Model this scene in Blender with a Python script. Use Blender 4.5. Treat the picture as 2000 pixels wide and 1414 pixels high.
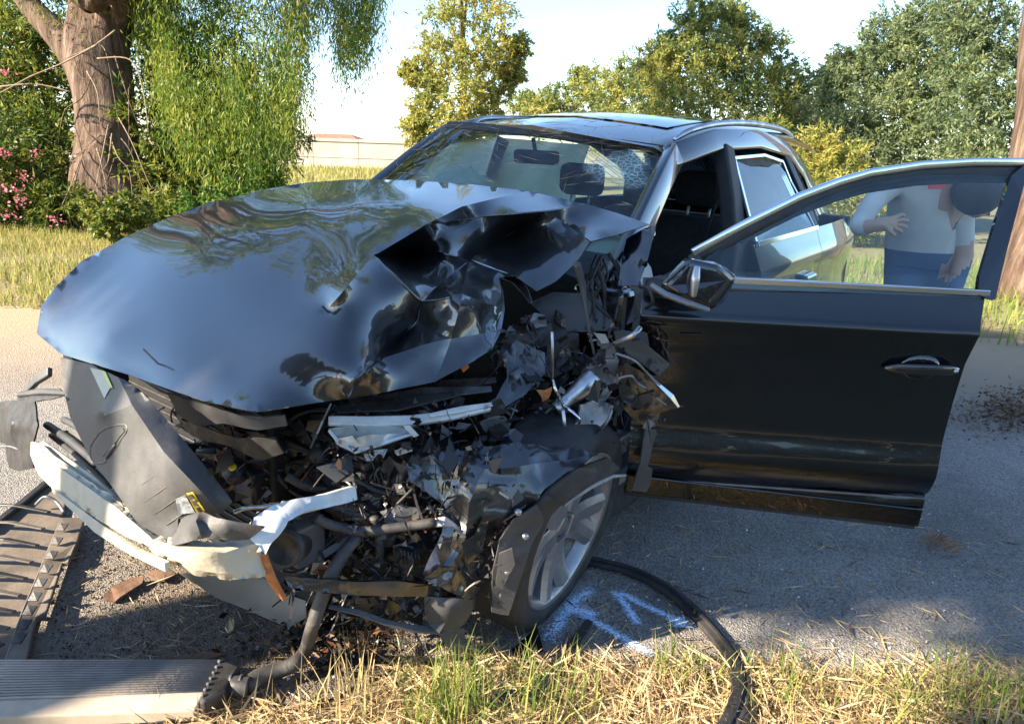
import bpy, bmesh, math, random
import numpy as np
from mathutils import Vector, Matrix, noise
from mathutils.geometry import delaunay_2d_cdt, tessellate_polygon
random.seed(7); RNG = np.random.default_rng(7)
for o in list(bpy.data.objects): bpy.data.objects.remove(o)
SC = bpy.context.scene
COL = SC.collection

# ------------------------------------------------------------------ camera
F_PX = 1428.0; CAMZ = 1.459
_pitch = math.radians(-16.55); _roll = math.radians(-1.87)
_fw = np.array([0, math.cos(_pitch), math.sin(_pitch)]); _r = np.array([1., 0, 0]); _d = np.cross(_fw, _r)
_c, _s = math.cos(_roll), math.sin(_roll)
RC = np.array([_c*_r+_s*_d, -_s*_r+_c*_d, _fw]); CW = np.array([0, 0, CAMZ])
cam = bpy.data.cameras.new('camera'); camo = bpy.data.objects.new('camera', cam); COL.objects.link(camo)
cam.sensor_width = 36; cam.lens = F_PX/2000*36; cam.clip_start = .05; cam.clip_end = 3000
camo.matrix_world = Matrix(((RC[0][0], -RC[1][0], -RC[2][0], CW[0]), (RC[0][1], -RC[1][1], -RC[2][1], CW[1]), (RC[0][2], -RC[1][2], -RC[2][2], CW[2]), (0, 0, 0, 1)))
SC.camera = camo

# ------------------------------------------------------------------ light
SUN_DIR = Vector((-.84, -.42, .0)).normalized(); SUN_EL = math.radians(31)
sd = Vector((SUN_DIR.x*math.cos(SUN_EL), SUN_DIR.y*math.cos(SUN_EL), math.sin(SUN_EL)))
w = bpy.data.worlds.new('World'); SC.world = w; w.use_nodes = True
nt = w.node_tree; bg = nt.nodes['Background']; sky = nt.nodes.new('ShaderNodeTexSky')
sky.sky_type = 'NISHITA'; sky.sun_disc = False; sky.sun_elevation = SUN_EL
sky.sun_rotation = math.atan2(sd.x, sd.y); sky.air_density = 1.0; sky.dust_density = .3; sky.ozone_density = 3.6
nt.links.new(sky.outputs[0], bg.inputs[0]); bg.inputs[1].default_value = .078
sl = bpy.data.lights.new('sun', 'SUN'); sl.energy = 4.0; sl.angle = math.radians(.55); sl.color = (1, .86, .66)
so = bpy.data.objects.new('sun', sl); COL.objects.link(so); so.rotation_euler = sd.to_track_quat('Z', 'Y').to_euler()
SC.view_settings.view_transform = 'Standard'; SC.view_settings.look = 'None'
SC.view_settings.exposure = 2.35; SC.view_settings.gamma = 1; SC.view_settings.use_curve_mapping = False
SC.render.engine = 'CYCLES'

# ------------------------------------------------------------------ car frame and pixel rays
def _car2w(p):
    p = np.array(p, float)-[-2.68, 0, 0]
    a = math.radians(.8); c, s = math.cos(a), math.sin(a); p = np.array([c*p[0]+s*p[2], p[1], -s*p[0]+c*p[2]])
    a = math.radians(.87); c, s = math.cos(a), math.sin(a); p = np.array([p[0], c*p[1]+s*p[2], -s*p[1]+c*p[2]])+[-2.68, 0, 0]
    a = math.radians(90-217.07); c, s = math.cos(a), math.sin(a)
    p = p-[1.602, 1.987, 0]; return np.array([c*p[0]-s*p[1], s*p[0]+c*p[1], p[2]])
CM = np.eye(4); CM[:3, 3] = _car2w([0, 0, 0])
for i in range(3): CM[:3, i] = _car2w(np.eye(3)[i])-CM[:3, 3]
CMI = np.linalg.inv(CM)
def ray(u, v): return RC.T @ np.array([(u-1000)/F_PX, (v-707)/F_PX, 1])
O_C = (CMI @ np.append(CW, 1))[:3]
def rayc(u, v): return CMI[:3, :3] @ ray(u, v)
def hood_ref(x, y): return np.interp(x, [-.8, -.5, -.27, 0, .3, .45, .55, .63, .70, .76], [1.32, 1.305, 1.285, 1.235, 1.14, 1.06, .985, .92, .865, .80])+.03*(1-(y/.74)**2)
def depth_of(u, v, ax, val):                   # camera depth at which the sight line meets a plane of the car frame
    d = rayc(u, v)
    if ax == 's': return (val-O_C[0]-O_C[1])/(d[0]+d[1])
    if ax == 'd': return val
    if ax == 'h':                              # meets the unbent hood surface, lifted by val
        ts = np.linspace(.8, 6, 2600); q = O_C+ts[:, None]*d
        k = int(np.argmax(q[:, 2]-hood_ref(q[:, 0], q[:, 1])-val < 0)); return ts[k]
    i = 'xyz'.index(ax); return (val-O_C[i])/d[i]
def C(u, v, ax, val): return Vector(O_C+rayc(u, v)*depth_of(u, v, ax, val))     # point in car coordinates
def S(u, v, s): return C(u, v, 's', s)
def G(u, v, z=0.0):                            # point of the ground (world)
    d = ray(u, v); t = (z-CAMZ)/d[2]; return Vector(CW+d*t)
def W(u, v, D): return Vector(CW+ray(u, v)*D)  # world point at camera depth D
def c2w(p): return Vector((CM @ np.append(np.array(p), 1))[:3])

# ------------------------------------------------------------------ object helpers
def link(name, me, m=None, parent=None):
    o = bpy.data.objects.new(name, me); COL.objects.link(o)
    if m: me.materials.append(m) if not me.materials else None
    if parent: o.parent = parent
    return o
def empty(name, loc=(0, 0, 0), rz=0, parent=None):
    o = bpy.data.objects.new(name, None); COL.objects.link(o); o.location = loc; o.rotation_euler = (0, 0, rz); o.empty_display_size = .1
    if parent: o.parent = parent
    return o
def tag(o, label=None, cat=None, group=None, kind=None):
    if label: o['label'] = label
    if cat: o['category'] = cat
    if group: o['group'] = group
    if kind: o['kind'] = kind
    return o
def pymesh(name, v, f, smooth=False):
    me = bpy.data.meshes.new(name); me.from_pydata([tuple(p) for p in v], [], [tuple(x) for x in f]); me.update()
    if smooth: me.polygons.foreach_set('use_smooth', [True]*len(me.polygons))
    return me
def npmesh(name, v, f, smooth=False):
    v = np.asarray(v, np.float32); f = np.asarray(f, np.int32); k = f.shape[1]
    me = bpy.data.meshes.new(name); me.vertices.add(len(v)); me.vertices.foreach_set('co', v.ravel())
    me.loops.add(f.size); me.loops.foreach_set('vertex_index', f.ravel())
    me.polygons.add(len(f)); me.polygons.foreach_set('loop_start', np.arange(0, f.size, k, dtype=np.int32))
    if smooth: me.polygons.foreach_set('use_smooth', np.ones(len(f), bool))
    me.update(calc_edges=True); me.validate(); return me
def bm_done(bm, name, m, parent, smooth=False, bevel=0, seg=2, solid=0, offset=0):
    bmesh.ops.recalc_face_normals(bm, faces=bm.faces[:])
    me = bpy.data.meshes.new(name); bm.to_mesh(me); bm.free()
    if smooth: me.polygons.foreach_set('use_smooth', [True]*len(me.polygons))
    if smooth and solid:
        ec = {}
        for p_ in me.polygons:
            for k_ in p_.edge_keys: ec[k_] = ec.get(k_, 0)+1
        sh = me.attributes.new('sharp_edge', 'BOOLEAN', 'EDGE')
        for e in me.edges:
            if ec.get(tuple(sorted(e.vertices)), 0) == 1: sh.data[e.index].value = True
    o = link(name, me, m, parent)
    if solid:
        md = o.modifiers.new('solid', 'SOLIDIFY'); md.thickness = solid; md.offset = offset
    if bevel:
        md = o.modifiers.new('bevel', 'BEVEL'); md.width = bevel; md.segments = seg; md.limit_method = 'ANGLE'; md.angle_limit = math.radians(40)
    return o
def box(name, lo, hi, m, parent=None, bevel=.01, rot=None, taper=None):
    bm = bmesh.new(); bmesh.ops.create_cube(bm, size=1)
    lo = Vector(lo); hi = Vector(hi); c = (lo+hi)/2; s = hi-lo
    for v in bm.verts:
        v.co = Vector((v.co.x*s.x, v.co.y*s.y, v.co.z*s.z))
        if taper and v.co.z > 0: v.co.x *= taper; v.co.y *= taper
        if rot: v.co.rotate(rot)
        v.co += c
    return bm_done(bm, name, m, parent, bevel=bevel)
def tube(name, pts, r, m, parent=None, n=10, res=6, closed=False, flat=None):
    """smooth swept tube through pts; r number or list"""
    P = [Vector(p) for p in pts]; N = len(P)
    rr = r if isinstance(r, (list, tuple)) else [r]*N
    S = []; R = []
    if N == 2: S = P; R = list(rr)
    else:
        for i in range(N-1):
            p0 = P[max(i-1, 0)]; p1 = P[i]; p2 = P[i+1]; p3 = P[min(i+2, N-1)]
            for k in range(res):
                t = k/res
                S.append(.5*((2*p1)+(p2-p0)*t+(2*p0-5*p1+4*p2-p3)*t*t+(-p0+3*p1-3*p2+p3)*t**3)); R.append(rr[i]*(1-t)+rr[i+1]*t)
        S.append(P[-1]); R.append(rr[-1])
    v = []; f = []; up = Vector((0.13, .21, 1)).normalized()
    for i, p in enumerate(S):
        d = (S[min(i+1, len(S)-1)]-S[max(i-1, 0)]).normalized()
        a = d.cross(up)
        if a.length < 1e-3: a = d.cross(Vector((1, 0, 0)))
        a.normalize(); b = d.cross(a).normalized()
        for k in range(n):
            t = 2*math.pi*k/n; v.append(p+a*math.cos(t)*R[i]*(flat or 1)+b*math.sin(t)*R[i])
    for i in range(len(S)-1):
        for k in range(n): f.append((i*n+k, i*n+(k+1) % n, (i+1)*n+(k+1) % n, (i+1)*n+k))
    f.append(tuple(range(n))[::-1]); f.append(tuple(range((len(S)-1)*n, len(S)*n)))
    return link(name, pymesh(name, v, f, True), m, parent)
def strip(name, pts, half, up, th, m, parent=None, bevel=.002, smooth=False):
    """flat bar swept along pts: half width list/number along 'side' vector = up x dir"""
    P = [Vector(p) for p in pts]; bm = bmesh.new(); rows = []; up = Vector(up).normalized()
    for i, p in enumerate(P):
        d = (P[min(i+1, len(P)-1)]-P[max(i-1, 0)]).normalized(); a = up.cross(d).normalized(); u2 = d.cross(a).normalized()
        h = half[i] if isinstance(half, (list, tuple)) else half
        rows.append([bm.verts.new(p+a*h+u2*th/2), bm.verts.new(p-a*h+u2*th/2), bm.verts.new(p-a*h-u2*th/2), bm.verts.new(p+a*h-u2*th/2)])
    for i in range(len(P)-1):
        for k in range(4): bm.faces.new((rows[i][k], rows[i][(k+1) % 4], rows[i+1][(k+1) % 4], rows[i+1][k]))
    bm.faces.new(rows[0]); bm.faces.new(rows[-1][::-1])
    return bm_done(bm, name, m, parent, bevel=bevel, smooth=smooth)
def lathe(name, prof, m, parent=None, n=48, mat4=None, smooth=True, closed=False):
    v = []; f = []; K = len(prof)
    for i in range(n):
        t = 2*math.pi*i/n
        for (r, h) in prof: v.append(Vector((r*math.cos(t), r*math.sin(t), h)))
    for i in range(n):
        j = (i+1) % n
        for k in range(K-1 if not closed else K): f.append((i*K+k, j*K+k, j*K+(k+1) % K, i*K+(k+1) % K))
    if mat4: v = [mat4 @ p for p in v]
    return link(name, pymesh(name, v, f, smooth), m, parent)
def poly(name, pts, m, parent=None, th=.003, bend=0, sub=0, crumple=0, cs=8, bevel=0, seed=0, smooth=False):
    """thin plate through 3-D outline points, optionally subdivided and crumpled"""
    P = [Vector(p) for p in pts]
    tr = tessellate_polygon([P]); bm = bmesh.new(); vs = [bm.verts.new(p) for p in P]
    for t in tr:
        try: bm.faces.new([vs[i] for i in t])
        except ValueError: pass
    for _ in range(sub):
        L = [e for e in bm.edges if e.calc_length() > .02]
        if L: bmesh.ops.subdivide_edges(bm, edges=L, cuts=1, use_grid_fill=True)
        bmesh.ops.triangulate(bm, faces=bm.faces[:])
    bm.normal_update()
    if crumple:
        nn = sum((f.normal*f.calc_area() for f in bm.faces), Vector()).normalized()
        for v in bm.verts:
            q = v.co*cs+Vector((seed*3.1, seed*1.7, seed*.9)); d, _p = noise.voronoi(q); v.co += nn*((d[1]-d[0])-.35)*crumple+noise.noise_vector(q*.7)*crumple*.5
    return bm_done(bm, name, m, parent, solid=th, bevel=bevel, smooth=smooth)
def inside(pt, pg):
    x, y = pt; c = False; j = len(pg)-1
    for i in range(len(pg)):
        xi, yi = pg[i]; xj, yj = pg[j]
        if (yi > y) != (yj > y) and x < (xj-xi)*(y-yi)/(yj-yi)+xi: c = not c
        j = i
    return c
def relief(name, ctrl, outline, ridges, m, parent, spacing=14, crumple=None, th=.004, stiff=1.0):
    """a pressed sheet: outline and ridge lines run through control points (sight line + depth), smooth thin plate in between,
    sharp along ridges; crumple(u,v)->amplitude in metres of extra denting"""
    pts = []; cons = []; fixed = {}; idx = {}
    def addp(u, v):
        pts.append((u, v)); return len(pts)-1
    for k, (u, v, ax, val) in ctrl.items():
        idx[k] = addp(u, v); fixed[idx[k]] = 1/depth_of(u, v, ax, val)
    chains = []
    def chain(names, closed=False):
        L = list(names)+([names[0]] if closed else []); ch = [idx[L[0]]]
        for a, b in zip(L, L[1:]):
            A = np.array(ctrl[a][:2]); B = np.array(ctrl[b][:2]); n = max(1, int(round(np.linalg.norm(B-A)/spacing)))
            for q in range(1, n):
                ch.append(addp(*(A+(B-A)*q/n)))
            ch.append(idx[b])
        for a, b in zip(ch, ch[1:]): cons.append((a, b))
        chains.append(ch)
    chain(outline, True)
    pg = [pts[i] for i in chains[0][:-1]]
    for r in ridges: chain(r)
    A = np.array(pts); u0, v0 = A.min(0); u1, v1 = A.max(0); rg = np.random.default_rng(3)
    yy = v0; row = 0
    while yy < v1:
        xx = u0+(spacing/2 if row % 2 else 0)
        while xx < u1:
            p = np.array([xx, yy])+rg.uniform(-.15, .15, 2)*spacing
            if inside(p, pg) and np.min(np.linalg.norm(A-p, axis=1)) > spacing*.62: pts.append(tuple(p))
            xx += spacing
        yy += spacing*.866; row += 1
    n0 = len(pts)
    vs, es, fs, ov, oe, of = delaunay_2d_cdt([Vector(p) for p in pts], cons, [], 0, 1e-4)
    remap = {}
    for i, l in enumerate(ov):
        for q in l: remap[q] = i
    vs = [tuple(v) for v in vs]; n = len(vs)
    faces = [f for f in fs if inside((sum(vs[i][0] for i in f)/3, sum(vs[i][1] for i in f)/3), pg)]
    nb = [set() for _ in range(n)]
    for f in faces:
        for a in f:
            for b in f:
                if a != b: nb[a].add(b)
    onl = set(); rows = []; rhs = []
    Aeq = []
    for ch in chains:
        c2 = [remap[i] for i in ch]; onl.update(c2)
        for a, b, c in zip(c2, c2[1:], c2[2:]):
            Aeq.append(([(b, 2.), (a, -1.), (c, -1.)], 0, .6))
    for i in range(n):
        if i in onl or not nb[i]: continue
        # locally linear weights: centred Laplacian
        L = list(nb[i]); Q = np.array([vs[j] for j in L])-np.array(vs[i]); B = np.vstack([np.ones(len(L)), Q.T/spacing])
        wq = np.linalg.pinv(B) @ np.array([1., 0, 0])
        Aeq.append(([(i, 1.)]+[(j, -wv) for j, wv in zip(L, wq)], 0, 3.0*stiff))
    for i in {remap[j] for j in chains[0]}:
        L = list(nb[i])
        if len(L) < 3: continue
        Q = np.array([vs[j] for j in L])-np.array(vs[i]); B = np.vstack([np.ones(len(L)), Q.T/spacing])
        wq = np.linalg.pinv(B) @ np.array([1., 0, 0])
        if np.abs(B @ wq-np.array([1., 0, 0])).max() < 1e-6: Aeq.append(([(i, 1.)]+[(j, -wv) for j, wv in zip(L, wq)], 0, 1.6*stiff))
    for k, val in fixed.items(): Aeq.append(([(remap[k], 1.)], val, 2.0))
    NT = np.eye(n)*1e-9; rb = np.zeros(n)
    for co, val, wt in Aeq:
        ii = np.array([j for j, x in co]); xx = np.array([x for j, x in co])*wt
        NT[np.ix_(ii, ii)] += np.outer(xx, xx); rb[ii] += xx*val*wt
    wsol = np.linalg.solve(NT, rb)
    ring = {remap[j] for j in chains[0]}; va = np.array(vs); rid = {remap[j] for ch in chains[1:] for j in ch}
    core = np.array([i for i in range(n) if i not in ring and nb[i]])
    for i in ring:                              # edge follows the sheet next to it
        if i in rid: continue
        dd = np.linalg.norm(va[core]-va[i], axis=1); q = core[dd < spacing*4]
        if len(q) < 4: continue
        B = np.column_stack([np.ones(len(q)), (va[q]-va[i])/spacing]); sol = np.linalg.lstsq(B, wsol[q], rcond=None)[0]
        wsol[i] = min(max(sol[0], wsol[i]*.94), wsol[i]*1.06)
    rl = [remap[j] for j in chains[0][:-1]]
    for _ in range(3):
        ow = wsol.copy()
        for a_, b_, c_ in zip(rl[-1:]+rl[:-1], rl, rl[1:]+rl[:1]):
            if b_ not in rid:
                A_, B_, C_ = va[a_], va[b_], va[c_]; f_ = np.linalg.norm(B_-A_)/(np.linalg.norm(B_-A_)+np.linalg.norm(C_-B_)); wsol[b_] = .5*ow[b_]+.5*(ow[a_]*(1-f_)+ow[c_]*f_)
    co = [Vector(O_C+rayc(*vs[i])/wsol[i]) for i in range(n)]
    relief.lines = [[co[remap[j]] for j in ch] for ch in chains]
    used = sorted({i for f in faces for i in f}); rm = {a: b for b, a in enumerate(used)}
    me = pymesh(name, [co[i] for i in used], [[rm[i] for i in f] for f in faces], True)
    me.update()
    if crumple:
        nor = [v.normal.copy() for v in me.vertices]
        for i, v in enumerate(me.vertices):
            a = crumple(*vs[used[i]])
            if a > 0:
                p = v.co; d, _p = noise.voronoi(p*5.5); d2, _p = noise.voronoi(p*12)
                v.co = p+nor[i]*a*((d[1]-d[0]-.3)*1.7+(d2[1]-d2[0]-.3)*.6)+noise.noise_vector(p*7)*a*.5
    # sharp ridges
    sh = me.attributes.new('sharp_edge', 'BOOLEAN', 'EDGE'); rs = set()
    for ch in chains[1:]:
        for a, b in zip(ch, ch[1:]):
            a, b = remap[a], remap[b]
            if a in rm and b in rm: rs.add(tuple(sorted((rm[a], rm[b]))))
    ec = {}
    for p_ in me.polygons:
        for k_ in p_.edge_keys: ec[k_] = ec.get(k_, 0)+1
    for e in me.edges:
        kk = tuple(sorted(e.vertices))
        if kk in rs or ec.get(kk, 0) == 1: sh.data[e.index].value = True
    o = link(name, me, m, parent)
    md = o.modifiers.new('solid', 'SOLIDIFY'); md.thickness = th; md.offset = -1
    return o

# ------------------------------------------------------------------ materials
def mat(name, col, rough=.5, metal=0, var=.15, vs=8, bump=0, bs=60, dirt=0, dirtcol=(.23, .19, .14), coat=0, spec=.5, ds=5, rvar=0):
    m = bpy.data.materials.new(name); m.use_nodes = True; t = m.node_tree; b = t.nodes['Principled BSDF']
    L = t.links.new; tc = t.nodes.new('ShaderNodeTexCoord')
    nz = t.nodes.new('ShaderNodeTexNoise'); nz.inputs['Scale'].default_value = vs; nz.inputs['Detail'].default_value = 6; L(tc.outputs['Object'], nz.inputs['Vector'])
    mr = t.nodes.new('ShaderNodeMapRange'); mr.inputs[1].default_value = .3; mr.inputs[2].default_value = .7; mr.inputs[3].default_value = 1-var; mr.inputs[4].default_value = 1+var
    L(nz.outputs[0], mr.inputs[0])
    mx = t.nodes.new('ShaderNodeVectorMath'); mx.operation = 'SCALE'; mx.inputs[0].default_value = col; L(mr.outputs[0], mx.inputs['Scale'])
    out = mx.outputs[0]
    b.inputs['Roughness'].default_value = rough; b.inputs['Metallic'].default_value = metal; b.inputs['Specular IOR Level'].default_value = spec
    if coat: b.inputs['Coat Weight'].default_value = coat; b.inputs['Coat Roughness'].default_value = .02
    if dirt or rvar:
        n2 = t.nodes.new('ShaderNodeTexNoise'); n2.inputs['Scale'].default_value = ds; n2.inputs['Detail'].default_value = 9; n2.inputs['Roughness'].default_value = .68; L(tc.outputs['Object'], n2.inputs['Vector'])
        m2 = t.nodes.new('ShaderNodeMapRange'); m2.inputs[1].default_value = .42; m2.inputs[2].default_value = .75; m2.inputs[3].default_value = 0; m2.inputs[4].default_value = 1; L(n2.outputs[0], m2.inputs[0])
        if dirt:
            sc = t.nodes.new('ShaderNodeMath'); sc.operation = 'MULTIPLY'; sc.inputs[1].default_value = dirt; L(m2.outputs[0], sc.inputs[0])
            mi = t.nodes.new('ShaderNodeMix'); mi.data_type = 'RGBA'; L(sc.outputs[0], mi.inputs[0]); L(out, mi.inputs[6]); mi.inputs[7].default_value = (*dirtcol, 1); out = mi.outputs[2]
        m3 = t.nodes.new('ShaderNodeMapRange'); m3.inputs[3].default_value = rough; m3.inputs[4].default_value = min(1, rough+max(rvar, dirt*.5)); L(m2.outputs[0], m3.inputs[0]); L(m3.outputs[0], b.inputs['Roughness'])
    L(out, b.inputs['Base Color'])
    if bump:
        n3 = t.nodes.new('ShaderNodeTexNoise'); n3.inputs['Scale'].default_value = bs; n3.inputs['Detail'].default_value = 5; L(tc.outputs['Object'], n3.inputs['Vector'])
        bp = t.nodes.new('ShaderNodeBump'); bp.inputs['Strength'].default_value = bump; bp.inputs['Distance'].default_value = .01; L(n3.outputs[0], bp.inputs['Height']); L(bp.outputs[0], b.inputs['Normal'])
    return m
PAINT = mat('black_car_paint', (.004, .0045, .0065), .22, 0, .2, 3, dirt=.10, dirtcol=(.10, .09, .08), coat=1, spec=.6, ds=9)
PAINT.node_tree.nodes['Principled BSDF'].inputs['Coat IOR'].default_value = 1.75
PAINT.node_tree.nodes['Principled BSDF'].inputs['Coat IOR'].default_value = 1.6
DUSTY = mat('dusty_black_paint', (.006, .0065, .008), .3, 0, .2, 3, dirt=.16, dirtcol=(.13, .115, .09), coat=1, spec=.5, ds=3.2)
DUSTY.node_tree.nodes['Principled BSDF'].inputs['Coat IOR'].default_value = 1.7; DUSTY.node_tree.nodes['Principled BSDF'].inputs['Coat Roughness'].default_value = .055
_t = DUSTY.node_tree; _b = _t.nodes['Principled BSDF']; _tc = _t.nodes.new('ShaderNodeTexCoord')
_n = _t.nodes.new('ShaderNodeTexNoise'); _n.inputs['Scale'].default_value = 6; _n.inputs['Detail'].default_value = 10; _n.inputs['Roughness'].default_value = .75; _n.inputs['Distortion'].default_value = 1.2; _t.links.new(_tc.outputs['Object'], _n.inputs[0])
_m = _t.nodes.new('ShaderNodeMapRange'); _m.inputs[1].default_value = .4; _m.inputs[2].default_value = .72; _m.inputs[3].default_value = .008; _m.inputs[4].default_value = .06; _t.links.new(_n.outputs[0], _m.inputs[0]); _g = _t.nodes.new('ShaderNodeTexNoise'); _g.inputs['Scale'].default_value = 90; _g.inputs['Detail'].default_value = 6; _t.links.new(_tc.outputs['Object'], _g.inputs[0])
_p = _t.nodes.new('ShaderNodeBump'); _p.inputs['Strength'].default_value = .012; _p.inputs['Distance'].default_value = .004; _t.links.new(_g.outputs[0], _p.inputs['Height']); _t.links.new(_p.outputs[0], _b.inputs['Coat Normal'])
_t.links.new(_m.outputs[0], _b.inputs['Coat Roughness'])
PAINT_SCR = mat('scraped_black_paint', (.008, .008, .010), .3, 0, .4, 12, bump=.35, bs=40, dirt=.5, dirtcol=(.055, .042, .036), coat=1, ds=14)
PAINT_SCR.node_tree.nodes['Principled BSDF'].inputs['Coat Roughness'].default_value = .12
PAINT_SCR.node_tree.nodes['Principled BSDF'].inputs['Coat IOR'].default_value = 1.7
DPAINT = mat('clean_black_paint', (.0025, .0028, .004), .25, 0, .2, 3, dirt=.035, dirtcol=(.08, .075, .07), coat=1, spec=.4, ds=16)
DPAINT.node_tree.nodes['Principled BSDF'].inputs['Coat IOR'].default_value = 1.42
BLACK = mat('black_plastic', (.016, .016, .018), .42, 0, .3, 20, bump=.1, bs=120, dirt=.35, dirtcol=(.09, .08, .07), ds=10)
DGREY = mat('dark_grey_plastic', (.045, .046, .05), .5, 0, .2, 14, bump=.1, bs=150, dirt=.4, dirtcol=(.14, .125, .105), ds=8)
GREY = mat('grey_plastic', (.055, .056, .06), .48, 0, .15, 9, bump=.08, bs=140, dirt=.4, dirtcol=(.13, .115, .10), ds=9)
LGREY = mat('light_grey_metal', (.26, .26, .27), .42, .7, .3, 16, bump=.15, bs=60, dirt=.5, dirtcol=(.09, .075, .06), ds=14)
ALU = mat('cast_aluminium', (.5, .5, .51), .32, 1, .25, 14, dirt=.4, dirtcol=(.1, .09, .08), ds=16)
RIM = mat('rim_silver', (.42, .41, .41), .34, .8, .2, 10, dirt=.5, dirtcol=(.16, .13, .1), ds=11)
CHROME = mat('bright_trim', (.75, .76, .78), .14, 1, .05, 10, dirt=.15)
STEEL = mat('dark_steel', (.12, .12, .125), .4, .8, .4, 20, bump=.2, bs=50, dirt=.6, dirtcol=(.08, .05, .035), ds=18)
RUST = mat('torn_orange_primer', (.42, .15, .045), .65, 0, .4, 30, bump=.2, bs=90, dirt=.5, dirtcol=(.05, .035, .03), ds=25)
RUBBER = mat('rubber', (.017, .017, .018), .62, 0, .2, 20, bump=.12, bs=180, dirt=.5, dirtcol=(.11, .10, .09), ds=9)
HOSE = mat('hose_rubber', (.03, .03, .033), .5, 0, .25, 14, bump=.1, bs=100, dirt=.55, dirtcol=(.15, .135, .11), ds=12)
WHITE = mat('white_plastic', (.62, .65, .66), .35, 0, .12, 15, dirt=.45, dirtcol=(.25, .22, .17), ds=16)
FOAM = mat('cream_bumper_beam', (.52, .47, .36), .6, 0, .2, 7, bump=.25, bs=45, dirt=.8, dirtcol=(.30, .25, .17), ds=7)
LAMP = mat('clear_headlamp_plastic', (.5, .52, .5), .15, .1, .25, 18, dirt=.3, dirtcol=(.2, .19, .15), coat=.8)
YEL = mat('yellow_sticker', (.75, .52, .03), .5, 0, .1)
PAPER = mat('grey_printed_sticker', (.13, .14, .16), .5, 0, .2, 40, dirt=.9, dirtcol=(.6, .63, .65), ds=70)
LIME = mat('yellow_green_sticker', (.55, .62, .15), .5, 0, .1)
PALE = mat('pale_sticker', (.42, .44, .38), .5, 0, .15)
CLOTH = mat('seat_cloth', (.025, .025, .028), .85, 0, .3, 30, bump=.2, bs=250)
DASH = mat('dashboard_plastic', (.022, .022, .024), .6, 0, .2, 20, bump=.1, bs=200)
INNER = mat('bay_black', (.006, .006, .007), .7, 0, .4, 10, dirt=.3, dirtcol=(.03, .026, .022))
REDL = mat('red_lamp', (.45, .012, .01), .15, 0, .1, coat=1)
FLUID = mat('oily_dark_scrap', (.02, .015, .012), .25, 0, .5, 25, bump=.3, bs=60, dirt=.5, dirtcol=(.10, .05, .025), ds=22)
def glass_mat(name, tint, refl=1.0, rough=0.0, ior=1.5, base=0.0, film=(.3, .3, .3), filmscale=8):
    m = bpy.data.materials.new(name); m.use_nodes = True; t = m.node_tree; L = t.links.new
    for n in list(t.nodes):
        if n.type != 'OUTPUT_MATERIAL': t.nodes.remove(n)
    out = [n for n in t.nodes][0]
    tr = t.nodes.new('ShaderNodeBsdfTransparent'); tr.inputs[0].default_value = (*tint, 1)
    gl = t.nodes.new('ShaderNodeBsdfGlossy'); gl.inputs['Roughness'].default_value = rough; gl.inputs[0].default_value = (refl, refl, refl, 1)
    fr = t.nodes.new('ShaderNodeFresnel'); fr.inputs[0].default_value = ior
    mx = t.nodes.new('ShaderNodeMixShader'); L(fr.outputs[0], mx.inputs[0]); L(tr.outputs[0], mx.inputs[1]); L(gl.outputs[0], mx.inputs[2]); last = mx
    if base:
        tc = t.nodes.new('ShaderNodeTexCoord'); nz = t.nodes.new('ShaderNodeTexNoise'); nz.inputs['Scale'].default_value = filmscale; nz.inputs['Detail'].default_value = 8; L(tc.outputs['Object'], nz.inputs[0])
        mr = t.nodes.new('ShaderNodeMapRange'); mr.inputs[1].default_value = .35; mr.inputs[2].default_value = .75; mr.inputs[4].default_value = base; L(nz.outputs[0], mr.inputs[0])
        df = t.nodes.new('ShaderNodeBsdfDiffuse'); df.inputs[0].default_value = (*film, 1)
        m2 = t.nodes.new('ShaderNodeMixShader'); L(mr.outputs[0], m2.inputs[0]); L(mx.outputs[0], m2.inputs[1]); L(df.outputs[0], m2.inputs[2]); last = m2
    L(last.outputs[0], out.inputs[0]); return m
GLASS = glass_mat('side_glass', (.86, .93, .92), 1, ior=1.42, base=.04, film=(.35, .38, .4))
WGLASS = glass_mat('windscreen_glass', (.44, .60, .53), 1, ior=1.55, base=.10, film=(.25, .26, .25), filmscale=14)
CRACK = None
# ================================================================== ground
def node_mat(name):
    m = bpy.data.materials.new(name); m.use_nodes = True; t = m.node_tree
    return m, t, t.nodes['Principled BSDF'], t.links.new, t.nodes.new('ShaderNodeTexCoord')
def nz(t, tc, scale, detail=6, rough=.6):
    n = t.nodes.new('ShaderNodeTexNoise'); n.inputs['Scale'].default_value = scale; n.inputs['Detail'].default_value = detail; n.inputs['Roughness'].default_value = rough; t.links.new(tc.outputs['Object'], n.inputs['Vector']); return n.outputs[0]
def rmp(t, src, stops):
    r = t.nodes.new('ShaderNodeValToRGB'); e = r.color_ramp.elements
    while len(e) < len(stops): e.new(.5)
    for q, (p, c) in zip(e, stops): q.position = p; q.color = (*c, 1)
    t.links.new(src, r.inputs[0]); return r.outputs[0]
def mixc(t, f, a, b, mode='MIX'):
    m = t.nodes.new('ShaderNodeMix'); m.data_type = 'RGBA'; m.blend_type = mode
    for i, x in ((0, f), (6, a), (7, b)):
        if hasattr(x, 'is_linked') or hasattr(x, 'links'): t.links.new(x, m.inputs[i])
        else: m.inputs[i].default_value = x if i == 0 else (*x, 1)
    return m.outputs[2]
def mr(t, src, a, b, c=0, d=1):
    m = t.nodes.new('ShaderNodeMapRange'); m.inputs[1].default_value = a; m.inputs[2].default_value = b; m.inputs[3].default_value = c; m.inputs[4].default_value = d; t.links.new(src, m.inputs[0]); return m.outputs[0]
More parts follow.
